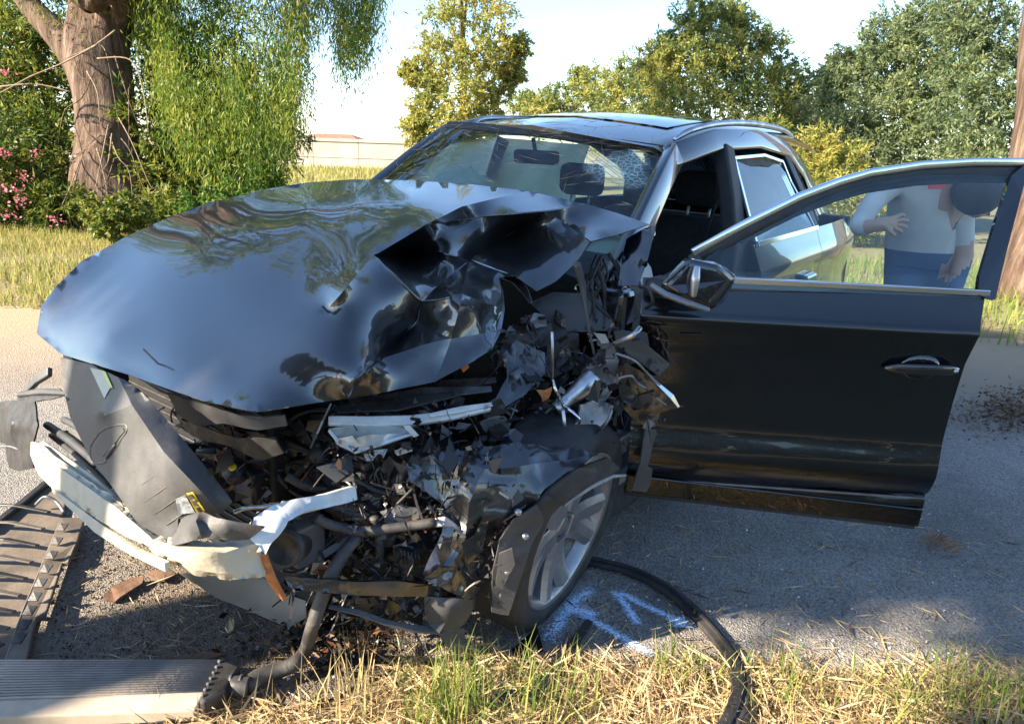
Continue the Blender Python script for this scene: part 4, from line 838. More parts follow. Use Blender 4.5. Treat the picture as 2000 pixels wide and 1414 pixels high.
relief('crushed_inner_fender', dict(a=(985, 690, 's', .62), b=(1010, 665, 's', .60), c=(1060, 690, 's', .60), d=(1062, 730, 's', .64), e=(1020, 775, 's', .72), f=(975, 800, 's', .78), g=(960, 790, 's', .78), h=(985, 740, 's', .70)), list('abcdefgh'), [], PAINT_SCR, fe, 9, lambda u, v: .02, .005)
# ---- lower corner: fog lamp carrier, hoses, lower rail
fog = box('fog_lamp_carrier', tuple(S(582, 1052, 1.12)-Vector((.05, .05, .055))), tuple(S(582, 1052, 1.12)+Vector((.04, .05, .055))), DGREY, fe, .008)
lathe('fog_lamp', [(0, .004), (.03, .006), (.04, .018), (.048, .02), (.05, 0), (.05, -.04)], BLACK, fe, 28, Matrix.Translation(S(560, 1068, 1.2)) @ Vector((.75, .4, .2)).to_track_quat('Z', 'Y').to_matrix().to_4x4())
strip('frame_slat', [S(617, 1012, 1.10), S(618, 1055, 1.12), S(620, 1098, 1.14)], .008, (.6, .5, .3), .012, BLACK, fe, .002)
strip('frame_slat', [S(620, 1090, 1.14), S(660, 1065, 1.12), S(700, 1042, 1.10)], .010, (.6, .5, .3), .014, GREY, fe, .002)
hs = [([(617, 1012), (650, 1026), (704, 1037), (760, 1032), (850, 1020)], .013, 1.14), ([(640, 985), (690, 1002), (740, 1030)], .02, 1.0), ([(690, 975), (745, 1020), (765, 1060)], .022, .95), ([(740, 1100), (742, 1060), (730, 1010)], .012, 1.05), ([(760, 900), (755, 950), (748, 1010)], .008, .9), ([(700, 900), (720, 960), (700, 1010)], .010, .9), ([(655, 915), (690, 935), (740, 960), (790, 965)], .008, .98), ([(820, 890), (790, 920), (770, 960)], .012, .98), ([(560, 930), (600, 950), (640, 955)], .012, .9), ([(775, 985), (800, 960), (806, 952)], .004, 1.08)]
for pts, r, s_ in hs: tube('hose', [S(u, v, s_) for u, v in pts], r, HOSE, fe, n=10)
strip('torn_hose_end', [S(850, 1020, 1.14), S(868, 1018, 1.15), S(885, 1028, 1.15), S(908, 1046, 1.15)], [.012, .014, .010, .003], (.6, .5, .4), .012, LGREY, fe, .004)
hsx = tube('coolant_hose', [S(700, 1046, 1.12), S(672, 1080, 1.16), S(646, 1125, 1.2), S(625, 1178, 1.22), S(609, 1227, 1.22)]+[Vector((CMI @ np.append(np.array(p), 1))[:3]) for p in (G(597, 1268, .07), G(575, 1296, .055), G(547, 1308, .045), G(505, 1322, .045), G(482, 1342, .045))], [.015, .017, .018, .018, .018, .019, .02, .022, .024, .024], HOSE, fe, n=14)
relief('lower_rail', dict(a=(556, 1120, 's', 1.24), b=(620, 1128, 's', 1.24), c=(700, 1132, 's', 1.22), d=(780, 1132, 's', 1.19), e=(835, 1136, 's', 1.16), f=(832, 1160, 's', 1.16), g=(770, 1160, 's', 1.20), h=(690, 1158, 's', 1.23), i=(610, 1150, 's', 1.25), j=(565, 1142, 's', 1.25)), list('abcdefghij'), [], PAINT_SCR, fe, 9, lambda u, v: .004, .012)
strip('lower_lip', [S(642, 1184, 1.2), S(700, 1196, 1.21), S(755, 1216, 1.2), S(810, 1228, 1.18), S(862, 1230, 1.15)], [.005, .008, .008, .01, .012], (.4, .4, .8), .008, GREY, fe, .002)
relief('bumper_corner_cup', dict(a=(830, 1162, 's', 1.16), b=(870, 1168, 's', 1.2), c=(922, 1168, 's', 1.15), d=(920, 1190, 's', 1.14), e=(900, 1220, 's', 1.14), f=(866, 1232, 's', 1.15), g=(842, 1225, 's', 1.16), h=(832, 1195, 's', 1.16), i=(875, 1195, 's', 1.21)), list('abcdefgh'), [], GREY, fe, 9, None, .005)
poly('bumper_corner_tail', [S(850, 1228, 1.16), S(905, 1222, 1.13), S(910, 1262, 1.12), S(895, 1275, 1.12), S(868, 1255, 1.14)], GREY, fe, th=.005, sub=2, crumple=.01)
tube('cup_rim', [S(924, 1160, 1.12), S(922, 1185, 1.13), S(900, 1220, 1.14), S(866, 1233, 1.16)], .005, GREY, fe, n=6)
relief('undertray', dict(a=(352, 1116, 'z', .13), b=(430, 1126, 'z', .15), c=(515, 1126, 'z', .16), d=(550, 1155, 'z', .14), e=(600, 1172, 'z', .14), f=(600, 1205, 'z', .10), g=(565, 1226, 'z', .05), h=(518, 1205, 'z', .05), i=(423, 1164, 'z', .07)), list('abcdefghi'), [], mat('dusty_undertray', (.16, .13, .10), .45, 0, .3, 8, dirt=.5, dirtcol=(.3, .24, .17)), fe, 10, lambda u, v: .004, .005)
box('control_unit', tuple(S(805, 1090, 1.0)-Vector((.04, .04, .045))), tuple(S(805, 1090, 1.0)+Vector((.04, .04, .045))), DGREY, fe, .008)
for k in range(6): tube('unit_fin', [S(783+k*7, 1072+k*2, 1.07), S(787+k*7, 1100+k*2, 1.07)], .0022, STEEL, fe, n=5)
poly('crushed_bracket', [S(748, 1025, 1.1), S(775, 985, 1.06), S(815, 990, 1.06), S(820, 1010, 1.08), S(790, 1030, 1.1), S(770, 1022, 1.1)], GREY, fe, th=.004, sub=2, crumple=.02, cs=16)
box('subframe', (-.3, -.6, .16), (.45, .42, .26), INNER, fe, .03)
# ---- scraps: shards and cables packed into the gap
sh_mats = [BLACK, INNER, DGREY, STEEL, PAINT_SCR, BLACK, FLUID, LGREY]
zones = [(660, 870, 960, 1110, .70, 1.0, 70), (430, 830, 660, 960, .45, .75, 45), (640, 790, 1000, 880, .55, .85, 46), (990, 700, 1210, 860, .35, .62, 40), (560, 1000, 840, 1130, .85, 1.08, 40), (960, 620, 1120, 780, .30, .5, 22), (300, 790, 480, 900, .40, .62, 16), (620, 1160, 850, 1215, .95, 1.12, 16)]
for (u0, v0, u1, v1, s0, s1, n) in zones:
    for k in range(n):
        u = random.uniform(u0, u1); v = random.uniform(v0, v1); s_ = random.uniform(s0, s1); m = random.choice(sh_mats)
        if random.random() < .58:
            r = random.uniform(10, 34); a0 = random.random()*6; nn = random.choice((4, 5, 6))
            pts = [S(u+r*random.uniform(.4, 1)*math.cos(a0+t), v+r*random.uniform(.3, .9)*math.sin(a0+t), s_+random.uniform(-.04, .04)) for t in np.linspace(0, 2*math.pi, nn, endpoint=False)]
            poly('bent_scrap', pts, m, fe, th=random.choice((.003, .006, .012)), sub=1, crumple=.012, cs=18, seed=k)
        else:
            a = random.random()*math.pi; l = random.uniform(18, 60); b = random.uniform(-.7, .7)
            pts = [S(u+l*(t-.5)*math.cos(a+b*t), v+l*(t-.5)*math.sin(a+b*t)*.8, s_+.03*math.sin(t*5+k)) for t in (0, .35, .7, 1)]
            tube('cable_end', pts, random.choice((.003, .004, .006, .009)), random.choice((BLACK, HOSE, BLACK, STEEL, LGREY)), fe, n=6, res=4)

# ---- fine wreckage too small to pick apart: shredded plastic, foil, wire
PV_ = []; PF_ = []
def shard(c, r):
    n = random.choice((3, 4, 4)); a = Vector((random.gauss(0, 1), random.gauss(0, 1), random.gauss(0, 1))).normalized(); b = a.cross(Vector((random.gauss(0, 1), random.gauss(0, 1), random.gauss(0, 1)))).normalized(); a2 = a*random.uniform(.4, 1.6); i0 = len(PV_)
    for q in range(n):
        t = 2*math.pi*q/n+random.uniform(-.4, .4); PV_.append(c+(a2*math.cos(t)+b*math.sin(t))*r+a.cross(b)*random.uniform(-.2, .2)*r)
    PF_.append(tuple(range(i0, i0+n)))
def strand(c, l, w):
    d = Vector((random.gauss(0, 1), random.gauss(0, 1), random.gauss(-.4, 1))).normalized(); s_ = d.cross(Vector((random.gauss(0, 1), random.gauss(0, 1), random.gauss(0, 1)))).normalized()*w; be = Vector((random.gauss(0, .3), random.gauss(0, .3), random.gauss(-.2, .3)))*l
    for k in range(4):
        i0 = len(PV_); p = c+d*l*k/4+be*(k/4)**2; q = c+d*l*(k+1)/4+be*((k+1)/4)**2; PV_.extend([p+s_, p-s_, q-s_, q+s_]); PF_.append((i0, i0+1, i0+2, i0+3))
for (u0, v0, u1, v1, s0, s1, n) in [(640, 860, 960, 1000, .92, 1.06, 300), (780, 890, 1010, 1010, 1.0, 1.12, 130), (420, 820, 690, 990, .60, .86, 220), (640, 780, 1010, 880, .70, .95, 240), (960, 640, 1220, 880, .45, .74, 330), (560, 990, 870, 1145, .98, 1.16, 330), (840, 1010, 990, 1170, 1.08, 1.18, 130), (1150, 620, 1300, 830, .56, .66, 110), (600, 1150, 880, 1220, 1.05, 1.2, 120), (320, 780, 480, 900, .62, .74, 70)]:
    for k in range(n):
        c = S(random.uniform(u0, u1), random.uniform(v0, v1), random.uniform(s0, s1))
        if random.random() < .74: shard(c, random.uniform(.003, .013) if random.random() < .7 else random.uniform(.013, .03))
        else: strand(c, random.uniform(.03, .12), random.uniform(.0012, .0035))
WRK = bpy.data.materials.new('mixed_wreckage'); WRK.use_nodes = True; t = WRK.node_tree; b = t.nodes['Principled BSDF']; gq = t.nodes.new('ShaderNodeNewGeometry')
t.links.new(rmp(t, gq.outputs['Random Per Island'], [(.0, (.006, .006, .007)), (.45, (.018, .017, .018)), (.62, (.05, .048, .048)), (.76, (.035, .02, .014)), (.87, (.11, .107, .105)), (.95, (.34, .34, .33)), (.985, (.20, .08, .035))]), b.inputs['Base Color']); b.inputs['Roughness'].default_value = .38; b.inputs['Metallic'].default_value = .15
o = link('shredded_wreckage', pymesh('shredded_wreckage', PV_, PF_), WRK, car); o['kind'] = 'stuff'
# ================================================================== plants
def leaf_mat(name, stops, trans=.35, rough=.5, vary=.35):
    m = bpy.data.materials.new(name); m.use_nodes = True; t = m.node_tree; L = t.links.new; b = t.nodes['Principled BSDF']; out = [n for n in t.nodes if n.type == 'OUTPUT_MATERIAL'][0]
    g = t.nodes.new('ShaderNodeNewGeometry'); tc = t.nodes.new('ShaderNodeTexCoord')
    n = t.nodes.new('ShaderNodeTexNoise'); n.inputs['Scale'].default_value = 1.1; n.inputs['Detail'].default_value = 3; L(tc.outputs['Object'], n.inputs[0])
    a = t.nodes.new('ShaderNodeMath'); a.operation = 'MULTIPLY_ADD'; a.inputs[1].default_value = 1-vary; L(n.outputs[0], a.inputs[0])
    q = t.nodes.new('ShaderNodeMath'); q.operation = 'MULTIPLY'; q.inputs[1].default_value = vary; L(g.outputs['Random Per Island'], q.inputs[0]); L(q.outputs[0], a.inputs[2])
    col = rmp(t, a.outputs[0], stops); L(col, b.inputs['Base Color']); b.inputs['Roughness'].default_value = rough; b.inputs['Specular IOR Level'].default_value = .35
    tl = t.nodes.new('ShaderNodeBsdfTranslucent'); L(col, tl.inputs[0]); mx = t.nodes.new('ShaderNodeMixShader'); mx.inputs[0].default_value = trans
    L(b.outputs[0], mx.inputs[1]); L(tl.outputs[0], mx.inputs[2]); L(mx.outputs[0], out.inputs[0]); return m
LEAF_EUC = leaf_mat('eucalyptus_leaf', [(.25, (.045, .10, .016)), (.42, (.10, .18, .022)), (.56, (.20, .25, .035)), (.75, (.34, .31, .05))], .45)
LEAF_OLE = leaf_mat('oleander_leaf', [(.25, (.03, .07, .014)), (.45, (.085, .14, .022)), (.6, (.20, .22, .04)), (.8, (.34, .29, .05))], .45)
LEAF_OLV = leaf_mat('grey_green_leaf', [(.25, (.09, .14, .05)), (.45, (.21, .27, .085)), (.58, (.37, .37, .10)), (.72, (.52, .45, .11))], .52)
LEAF_LIT = leaf_mat('yellow_green_leaf', [(.25, (.10, .15, .045)), (.42, (.26, .29, .065)), (.58, (.40, .37, .09)), (.75, (.48, .37, .09))], .5)
LEAF_BLU = leaf_mat('dull_green_leaf', [(.25, (.08, .12, .07)), (.5, (.17, .23, .11)), (.75, (.32, .34, .14))], .52)
GRASS = leaf_mat('dry_grass_blade', [(.15, (.46, .34, .17)), (.5, (.56, .44, .24)), (.68, (.44, .39, .16)), (.82, (.24, .28, .08)), (.95, (.14, .22, .05))], .35, .7, .55)
STRAW = leaf_mat('straw', [(.2, (.34, .22, .11)), (.5, (.46, .34, .19)), (.8, (.58, .46, .28))], .2, .8, .8)
GREENG = leaf_mat('green_grass_blade', [(.2, (.11, .19, .035)), (.5, (.20, .27, .05)), (.8, (.36, .34, .10))], .4, .7, .6)
FIELD = leaf_mat('field_grass_blade', [(.2, (.20, .24, .05)), (.5, (.34, .32, .09)), (.8, (.48, .39, .16))], .4, .7, .6)
PINK = leaf_mat('pink_petal', [(.2, (.55, .10, .16)), (.8, (.72, .30, .34))], .3)
m, t, b, L, tc = node_mat('peeling_bark')
mp = t.nodes.new('ShaderNodeMapping'); mp.inputs['Scale'].default_value = (9, 9, 1.1); L(tc.outputs['Object'], mp.inputs[0])
n1 = t.nodes.new('ShaderNodeTexNoise'); n1.inputs['Scale'].default_value = 1.3; n1.inputs['Detail'].default_value = 9; n1.inputs['Roughness'].default_value = .65; L(mp.outputs[0], n1.inputs[0])
L(rmp(t, n1.outputs[0], [(.3, (.025, .014, .009)), (.45, (.085, .05, .032)), (.58, (.15, .10, .07)), (.75, (.25, .20, .16))]), b.inputs['Base Color']); b.inputs['Roughness'].default_value = .9
bp = t.nodes.new('ShaderNodeBump'); bp.inputs['Distance'].default_value = .06; bp.inputs['Strength'].default_value = 1; L(n1.outputs[0], bp.inputs['Height']); L(bp.outputs[0], b.inputs['Normal'])
BARK = m
TWIG = mat('pale_twig', (.22, .16, .11), .85, 0, .3, 20)

def leaves(P, Dr, ln, wd, nrm=None):
    """P positions, Dr directions (unit), ln lengths, wd widths -> folded leaf quads"""
    n = len(P); P = np.asarray(P); Dr = np.asarray(Dr); Dr = Dr/np.linalg.norm(Dr, axis=1, keepdims=True)
    r = RNG.normal(size=(n, 3)); s = np.cross(Dr, r); s /= np.linalg.norm(s, axis=1, keepdims=True)+1e-9; nn = np.cross(s, Dr)
    ln = np.asarray(ln)[:, None]; wd = np.asarray(wd)[:, None]
    a = P; b = P+Dr*ln*.45+s*wd*.5+nn*wd*.12; c = P+Dr*ln; d = P+Dr*ln*.45-s*wd*.5+nn*wd*.12
    V = np.stack([a, b, c, d], 1).reshape(-1, 3); Fq = np.arange(n*4).reshape(n, 4); return V, Fq
def blades(P, h, wd, lean=.35, seg=3, droop=.25):
    """grass blades as tapered strips"""
    n = len(P); P = np.asarray(P); az = RNG.uniform(0, 2*math.pi, n); ld = np.stack([np.cos(az), np.sin(az), np.zeros(n)], 1)
    az2 = az+RNG.normal(0, .6, n)+math.pi/2; s = np.stack([np.cos(az2), np.sin(az2), np.zeros(n)], 1)
    le = np.abs(RNG.normal(0, lean, n)); V = []
    for k in range(seg+1):
        f = k/seg; c = P+ld*(h*le*f**1.6)[:, None]+np.stack([np.zeros(n), np.zeros(n), h*(f-droop*le*f*f)], 1)
        w_ = (wd*(1-f*.95)*.5)[:, None]; V += [c+s*w_, c-s*w_]
    V = np.stack(V, 1).reshape(-1, 3); k2 = 2*(seg+1); Fq = []
    base = np.arange(n)*k2
    for k in range(seg): Fq.append(np.stack([base+2*k, base+2*k+1, base+2*k+3, base+2*k+2], 1))
    return V, np.concatenate(Fq)
def ball(n, c, r):
    d = RNG.normal(size=(n, 3)); d /= np.linalg.norm(d, axis=1, keepdims=True); q = RNG.random(n)**(1/2.2)
    return np.asarray(c)+d*np.asarray(r)*q[:, None], d
def foliage(name, parent, clumps, per, ln, wd, m, hang=.3, loc=(0, 0, 0)):
    """clumps: (centre, radius3) in parent's coordinates; each split in sprays of leaves, so gaps stay between them"""
    Ps = []; Ds = []
    for c, r in clumps:
        k = max(3, int(per*3.4/26)); cc, dd = ball(k, c, r)
        for q in range(k):
            tip = cc[q]; ax = dd[q]+np.array([0, 0, -.25*hang])+RNG.normal(0, .35, 3); ax /= np.linalg.norm(ax); L0 = RNG.uniform(.5, 1.2)*np.mean(r)*.55
            t = RNG.random(26)[:, None]; p = tip+ax*(t-.5)*L0+RNG.normal(0, .045, (26, 3))*np.mean(r)+np.array([0, 0, -1])*hang*.35*L0*t**2
            Ps.append(p); d = ax*.6+RNG.normal(0, .6, (26, 3))+np.array([0, 0, -hang]); Ds.append(d)
    P = np.concatenate(Ps); Dr = np.concatenate(Ds); n = len(P)
    V, Fq = leaves(P, Dr, ln*RNG.uniform(.6, 1.3, n), wd*RNG.uniform(.7, 1.3, n)); return link(name, npmesh(name, V, Fq), m, parent)
def limb(name, pts, rad, parent, m=BARK, n=14, rough=.12):
    o = tube(name, pts, rad, m, parent, n=n, res=6)
    for v in o.data.vertices:
        q = v.co; v.co = q+noise.noise_vector(Vector((q.x*2.3, q.y*2.3, q.z*.8)))*rough*max(rad if isinstance(rad, (list, tuple)) else [rad])*.9
    return o
# ---- big eucalyptus on the left
eb = G(218, 445); eb.z = 0; euc = empty('eucalyptus_tree', eb); tag(euc, 'huge old eucalyptus with peeling brown trunk and long weeping leaves beside the road', 'tree')
DE = 11.4
def E(u, v, d=0): return W(u, v, DE+d)-eb
limb('trunk', [E(222, 470), E(218, 400), E(212, 300), E(200, 200), E(190, 110), E(198, 0), E(206, -120), E(215, -330), E(240, -700)], [.62, .54, .46, .44, .46, .42, .36, .28, .12], euc, n=28, rough=.3)
limb('bough', [E(185, 190), E(150, 120), E(100, 55), E(50, 0), E(-20, -120), E(-90, -320)], [.26, .24, .2, .17, .14, .08], euc, n=14)
limb('bough', [E(215, 60), E(290, -60, -.5), E(420, -150, -1), E(560, -190, -1.4), E(690, -170, -1.6)], [.2, .15, .11, .07, .03], euc, n=10)
limb('bough', [E(215, -60), E(330, -200, .5), E(480, -300, .6), E(650, -330, .4)], [.18, .13, .09, .04], euc, n=10)
for k in range(16):
    u0 = random.uniform(135, 265); v0 = random.uniform(60, 330); du = random.uniform(-60, 70); pts = [E(u0, v0, -.55), E(u0+du*.4, v0+random.uniform(20, 60), -.75), E(u0+du, v0+random.uniform(60, 140), -.7), E(u0+du*1.2, v0+random.uniform(120, 190), -.65)]
    tube('hanging_bark', pts, [.010, .008, .006, .003], TWIG if k % 3 == 0 else BARK, euc, n=5, res=4)
for pts in [[(190, 88), (120, 125), (60, 150), (0, 182), (-40, 190)], [(225, 60), (180, 92), (120, 118)], [(0, 170), (70, 165), (140, 180)], [(190, 115), (255, 118), (280, 180), (290, 260)], [(170, 140), (190, 180), (195, 240)]]:
    tube('bare_branch', [E(u, v, -.8) for u, v in pts], [.014]+[.010]*(len(pts)-2)+[.004], TWIG, euc, n=6)
# weeping strands
Ps = []; Ds = []
def strands(n, us, bots, tops, dd, lnr=(.5, 1.5)):
    for k in range(n):
        u = random.uniform(us[0], us[-1]); vb = np.interp(u, us, bots)-abs(random.gauss(0, 1))*55; vt = np.interp(u, us, tops)
        L0 = random.uniform(*lnr); v0 = vb-L0*140; 
        if random.random() < .45: v0 = random.uniform(vt, max(vt+10, vb-80))
        p0 = np.array(E(u, v0, random.gauss(0, dd))); cnt = int(L0*26); t = np.linspace(0, 1, cnt)[:, None]; sw = RNG.normal(0, .14, 3)
        p = p0+np.array([0, 0, -1])*L0*t+sw*t**1.5+RNG.normal(0, .05, (cnt, 3)); Ps.append(p); Ds.append(np.array([0, 0, -1.0])+RNG.normal(0, .42, (cnt, 3)))
strands(1750, [300, 340, 400, 450, 500, 545, 575, 590], [250, 340, 370, 345, 350, 330, 300, 170], [-200]*8, .75)
strands(350, [250, 300, 340], [90, 160, 260], [-200]*3, .5)
strands(280, [560, 600, 640, 665], [70, 120, 90, 40], [-200]*4, .5, (.3, .9))
strands(350, [655, 672, 700, 722], [130, 175, 180, 110], [-200]*4, .35, (.4, 1.1))
strands(110, [700, 720, 745, 752], [90, 120, 75, 50], [-200]*4, .3, (.3, .7))
strands(90, [-20, 60, 130], [30, 20, 40], [-200]*3, .8)
P = np.concatenate(Ps); Dr = np.concatenate(Ds); V, Fq = leaves(P, Dr, RNG.uniform(.05, .14, len(P)), RNG.uniform(.010, .024, len(P)))
link('crown', npmesh('crown', V, Fq), LEAF_EUC, euc)
uc = []
for k in range(60):
    f = random.random(); x = random.uniform(-5.5, 4.5); z = random.uniform(4.2, 10.5); y = random.uniform(-2.2, 3.2)
    if abs(x-.2)/5.6+abs(z-7)/5.5 < 1.05: uc.append((np.array([x, y, z]), np.array([1.0, 1.0, .8])))
foliage('upper_crown', euc, uc, 240, .17, .045, LEAF_EUC, .9)
for c, r in uc[::4]: tube('bough', [(.1, 0, 3.2), tuple(c*.55+np.array([0, 0, 1.2])), tuple(c)], [.13, .08, .03], BARK, euc, n=7, res=4)
# ---- oleander hedge behind the trunk
def shrub(name, label, base, clumps, per, ln, wd, m, group=None, stems=5, hang=.1, cat='shrub'):
    e = empty(name, base); tag(e, label, cat, group)
    cl = [(np.array(c)-np.array(base), r) for c, r in clumps]; cen = np.mean([c for c, r in cl], 0)
    foliage('foliage', e, cl, per, ln, wd, m, hang)
    for k in range(stems):
        tg_ = cl[k % len(cl)][0]; tube('stem', [(random.uniform(-.15, .15), random.uniform(-.15, .15), 0), tuple(np.array([tg_[0]*.4, tg_[1]*.4, max(.2, tg_[2]*.5)])), tuple(tg_)], [.035, .025, .01], BARK, e, n=6, res=4)
    return e
def cl(u, v, Dd, r, rz=None): return (np.array(W(u, v, Dd)), np.array([r, r, rz or r]))
o1 = shrub('oleander_bush', 'tall flowering oleander bush with pink blossoms left of the peeling trunk', tuple(G(60, 425)), [cl(20, 390, 11, .7), cl(90, 380, 11.3, .7), cl(30, 300, 11.4, .8), cl(110, 290, 11.6, .7), cl(20, 200, 11.8, .8), cl(90, 190, 12, .8), cl(10, 90, 12, .9), cl(90, 70, 12.4, .9), cl(-40, 330, 11, .9), cl(-30, 150, 12, 1), cl(0, -30, 12.4, 1.1), cl(120, 410, 10.9, .4)], 900, .13, .032, LEAF_OLE)
Pf = []; 
for u, v in [(12, 142), (30, 375), (8, 365), (45, 345), (18, 420), (110, 428), (70, 300), (5, 300), (40, 395)]:
    p = np.array(W(u, v, 10.4)); Pf.append(p+RNG.normal(0, .045, (26, 3)))
Pf = np.concatenate(Pf)-np.array(o1.location); V, Fq = leaves(Pf, RNG.normal(size=(len(Pf), 3)), RNG.uniform(.03, .06, len(Pf)), RNG.uniform(.02, .04, len(Pf))); link('blossom', npmesh('blossom', V, Fq), PINK, o1)
shrub('oleander_bush', 'dark oleander bush under the weeping eucalyptus, right of its trunk', tuple(G(390, 420)), [cl(300, 250, 11.8, .8), cl(300, 340, 11.5, .7), cl(370, 330, 12, .8), cl(450, 330, 12.2, .8), cl(340, 170, 12.4, .9), cl(430, 220, 12.6, 1), cl(300, 90, 12.6, .9), cl(400, 60, 13, 1.1), cl(510, 250, 12.8, .8), cl(330, 420, 10.8, .35), cl(480, 390, 11.6, .5)], 800, .13, .032, LEAF_OLE)
shrub('low_bush', 'small dark round bush at the foot of the peeling trunk', tuple(G(225, 455)), [cl(200, 415, 9.4, .26), cl(240, 410, 9.4, .26), cl(225, 440, 9.3, .22), cl(270, 425, 9.5, .22)], 420, .07, .03, LEAF_OLE, stems=3)
shrub('low_bush', 'bright green low bush at the right end of the oleander hedge', tuple(G(500, 398)), [cl(430, 395, 10.8, .3), cl(480, 375, 11, .34), cl(530, 350, 11.3, .34), cl(390, 405, 10.6, .3)], 460, .08, .026, leaf_mat('fresh_leaf', [(.3, (.05, .12, .02)), (.7, (.14, .24, .04))], .4), stems=3)
e = empty('dry_stalk_clump', G(280, 452)); tag(e, 'clump of bare straw-coloured stalks below the peeling trunk', 'dry plant')
for k in range(26):
    a = random.gauss(.25, .35); h = random.uniform(.25, .62); tube('stalk', [(random.gauss(0, .05), random.gauss(0, .05), 0), (a*h*.5, random.gauss(0, .06), h*.55), (a*h*1.1, random.gauss(0, .1), h)], [.007, .006, .003], TWIG, e, n=4, res=3)
# ---- background trees
def mid_tree(name, label, base, top, trunk_r, clumps, per, ln, wd, m, m2=None, hang=.4, group=None):
    e = empty(name, base); tag(e, label, 'tree', group); b0 = Vector(base); tp = Vector(top)-b0
    limb('trunk', [(0, 0, -.1), tp*.3+Vector((.1, 0, 0)), tp*.65, tp], [trunk_r, trunk_r*.8, trunk_r*.5, trunk_r*.15], e, n=10)
    cc = [(np.array(c)-np.array(base), r) for c, r in clumps]
    for c, r in cc[::2]: tube('limb', [tuple(tp*min(.8, max(.25, c[2]/max(tp.z, .1)*.6))), tuple((Vector(c)+tp*min(.8, max(.3, c[2]/max(tp.z, .1))))*.5), tuple(c)], [trunk_r*.3, trunk_r*.2, .02], BARK, e, n=6, res=4)
    h = len(cc)//2
    foliage('crown', e, cc, per, ln, wd, m, hang); return e
mid_tree('slender_tree', 'tall slender yellow-green tree standing alone behind the car roof', tuple(G(905, 330)), tuple(W(900, -120, 24)), .22,
 [cl(870, 40, 24, 1.0), cl(960, 30, 24, .9), cl(900, -40, 24, 1.1), cl(850, 110, 24, .8), cl(930, 110, 23.6, .8), cl(985, 110, 24.4, .7), cl(1010, 90, 24.4, .5), cl(840, 170, 24, .7), cl(900, 185, 23.5, .8), cl(960, 180, 24.5, .7), cl(825, 225, 24, .6), cl(880, 240, 23.6, .8), cl(950, 235, 24.3, .6), cl(800, 140, 24, .35), cl(1000, 150, 24.5, .5), cl(810, 255, 24, .5), cl(930, -120, 24, 1.0)], 620, .15, .05, LEAF_LIT)
rg = 'dense shrubs behind the car'
shrub('hedge_tree', 'low grey-green shrubs just above the car roof, beyond it', tuple(G(1130, 330)), [cl(1040, 215, 21, .45), cl(1090, 195, 21, .55), cl(1140, 190, 21, .7), cl(1190, 195, 20.5, .7), cl(1130, 150, 21.5, .35), cl(1060, 235, 20.6, .6), cl(1170, 235, 20.5, .9), cl(1210, 165, 20, .6), cl(1240, 140, 20, .6), cl(1240, 220, 20, .9), cl(1060, 205, 21, .5), cl(1110, 215, 20.8, .7), cl(1215, 205, 20, .8), cl(1270, 170, 19.5, .7), cl(1270, 240, 19, .9), cl(1160, 165, 21, .5), cl(1020, 205, 21.5, .4)], 420, .12, .038, LEAF_OLV)
shrub('hedge_tree', 'tallest olive shrub with yellow tips behind the roof rail', tuple(G(1390, 360)), [cl(1300, 110, 16, .5), cl(1290, 180, 16, .6), cl(1340, 60, 16, .5), cl(1370, 20, 16, .45), cl(1400, 90, 16.2, .7), cl(1450, 70, 16.4, .55), cl(1500, 90, 16.6, .5), cl(1380, 160, 16, .7), cl(1460, 160, 16.3, .7), cl(1530, 150, 16.6, .5), cl(1320, 240, 15.7, .7), cl(1400, 250, 15.7, .8), cl(1480, 250, 15.9, .8), cl(1550, 230, 16.4, .7), cl(1550, 310, 16, .8), cl(1440, 330, 15.6, .9), cl(1345, 320, 15.6, .9), cl(1430, 30, 16.3, .4), cl(1350, 110, 16, .7), cl(1430, 120, 16.2, .7), cl(1510, 190, 16.4, .7), cl(1570, 190, 16.5, .5), cl(1340, 190, 16, .8), cl(1430, 210, 16, .9), cl(1280, 130, 16.4, .5), cl(1520, 290, 16, .9), cl(1590, 260, 16, .7)], 620, .11, .034, LEAF_OLV)
shrub('hedge_tree', 'bushy shrub with yellow shoots beside the rear of the car', tuple(G(1560, 420)), [cl(1500, 260, 12.2, .3), cl(1540, 300, 12.2, .38), cl(1500, 340, 12, .4), cl(1580, 340, 12.2, .45), cl(1600, 290, 12.6, .4), cl(1560, 400, 12, .6), cl(1640, 400, 12.2, .6), cl(1490, 420, 12, .5), cl(1650, 320, 12.6, .4), cl(1700, 420, 12.3, .6)], 520, .10, .024, LEAF_LIT)
shrub('hedge_tree', 'broad grey-green tree leaning over the hedge beside the tan trunk', tuple(G(1740, 400)), [cl(1620, 170, 15, .5), cl(1680, 120, 15, .6), cl(1740, 70, 15, .6), cl(1800, 40, 15, .6), cl(1690, 200, 14.8, .7), cl(1760, 160, 14.8, .7), cl(1650, 250, 14.6, .7), cl(1740, 260, 14.6, .8), cl(1820, 130, 15, .7), cl(1830, 230, 14.6, .8), cl(1700, 330, 14.4, .8), cl(1800, 330, 14.4, .9), cl(1610, 220, 15, .6), cl(1720, 130, 15, .8), cl(1790, 100, 15, .8), cl(1860, 80, 15, .8), cl(1700, 260, 14.7, .9), cl(1780, 220, 14.7, .9), cl(1620, 310, 14.6, .9), cl(1640, 140, 15.2, .4), cl(1850, 180, 14.7, .8), cl(1860, 290, 14.5, .9)], 640, .11, .034, LEAF_BLU)
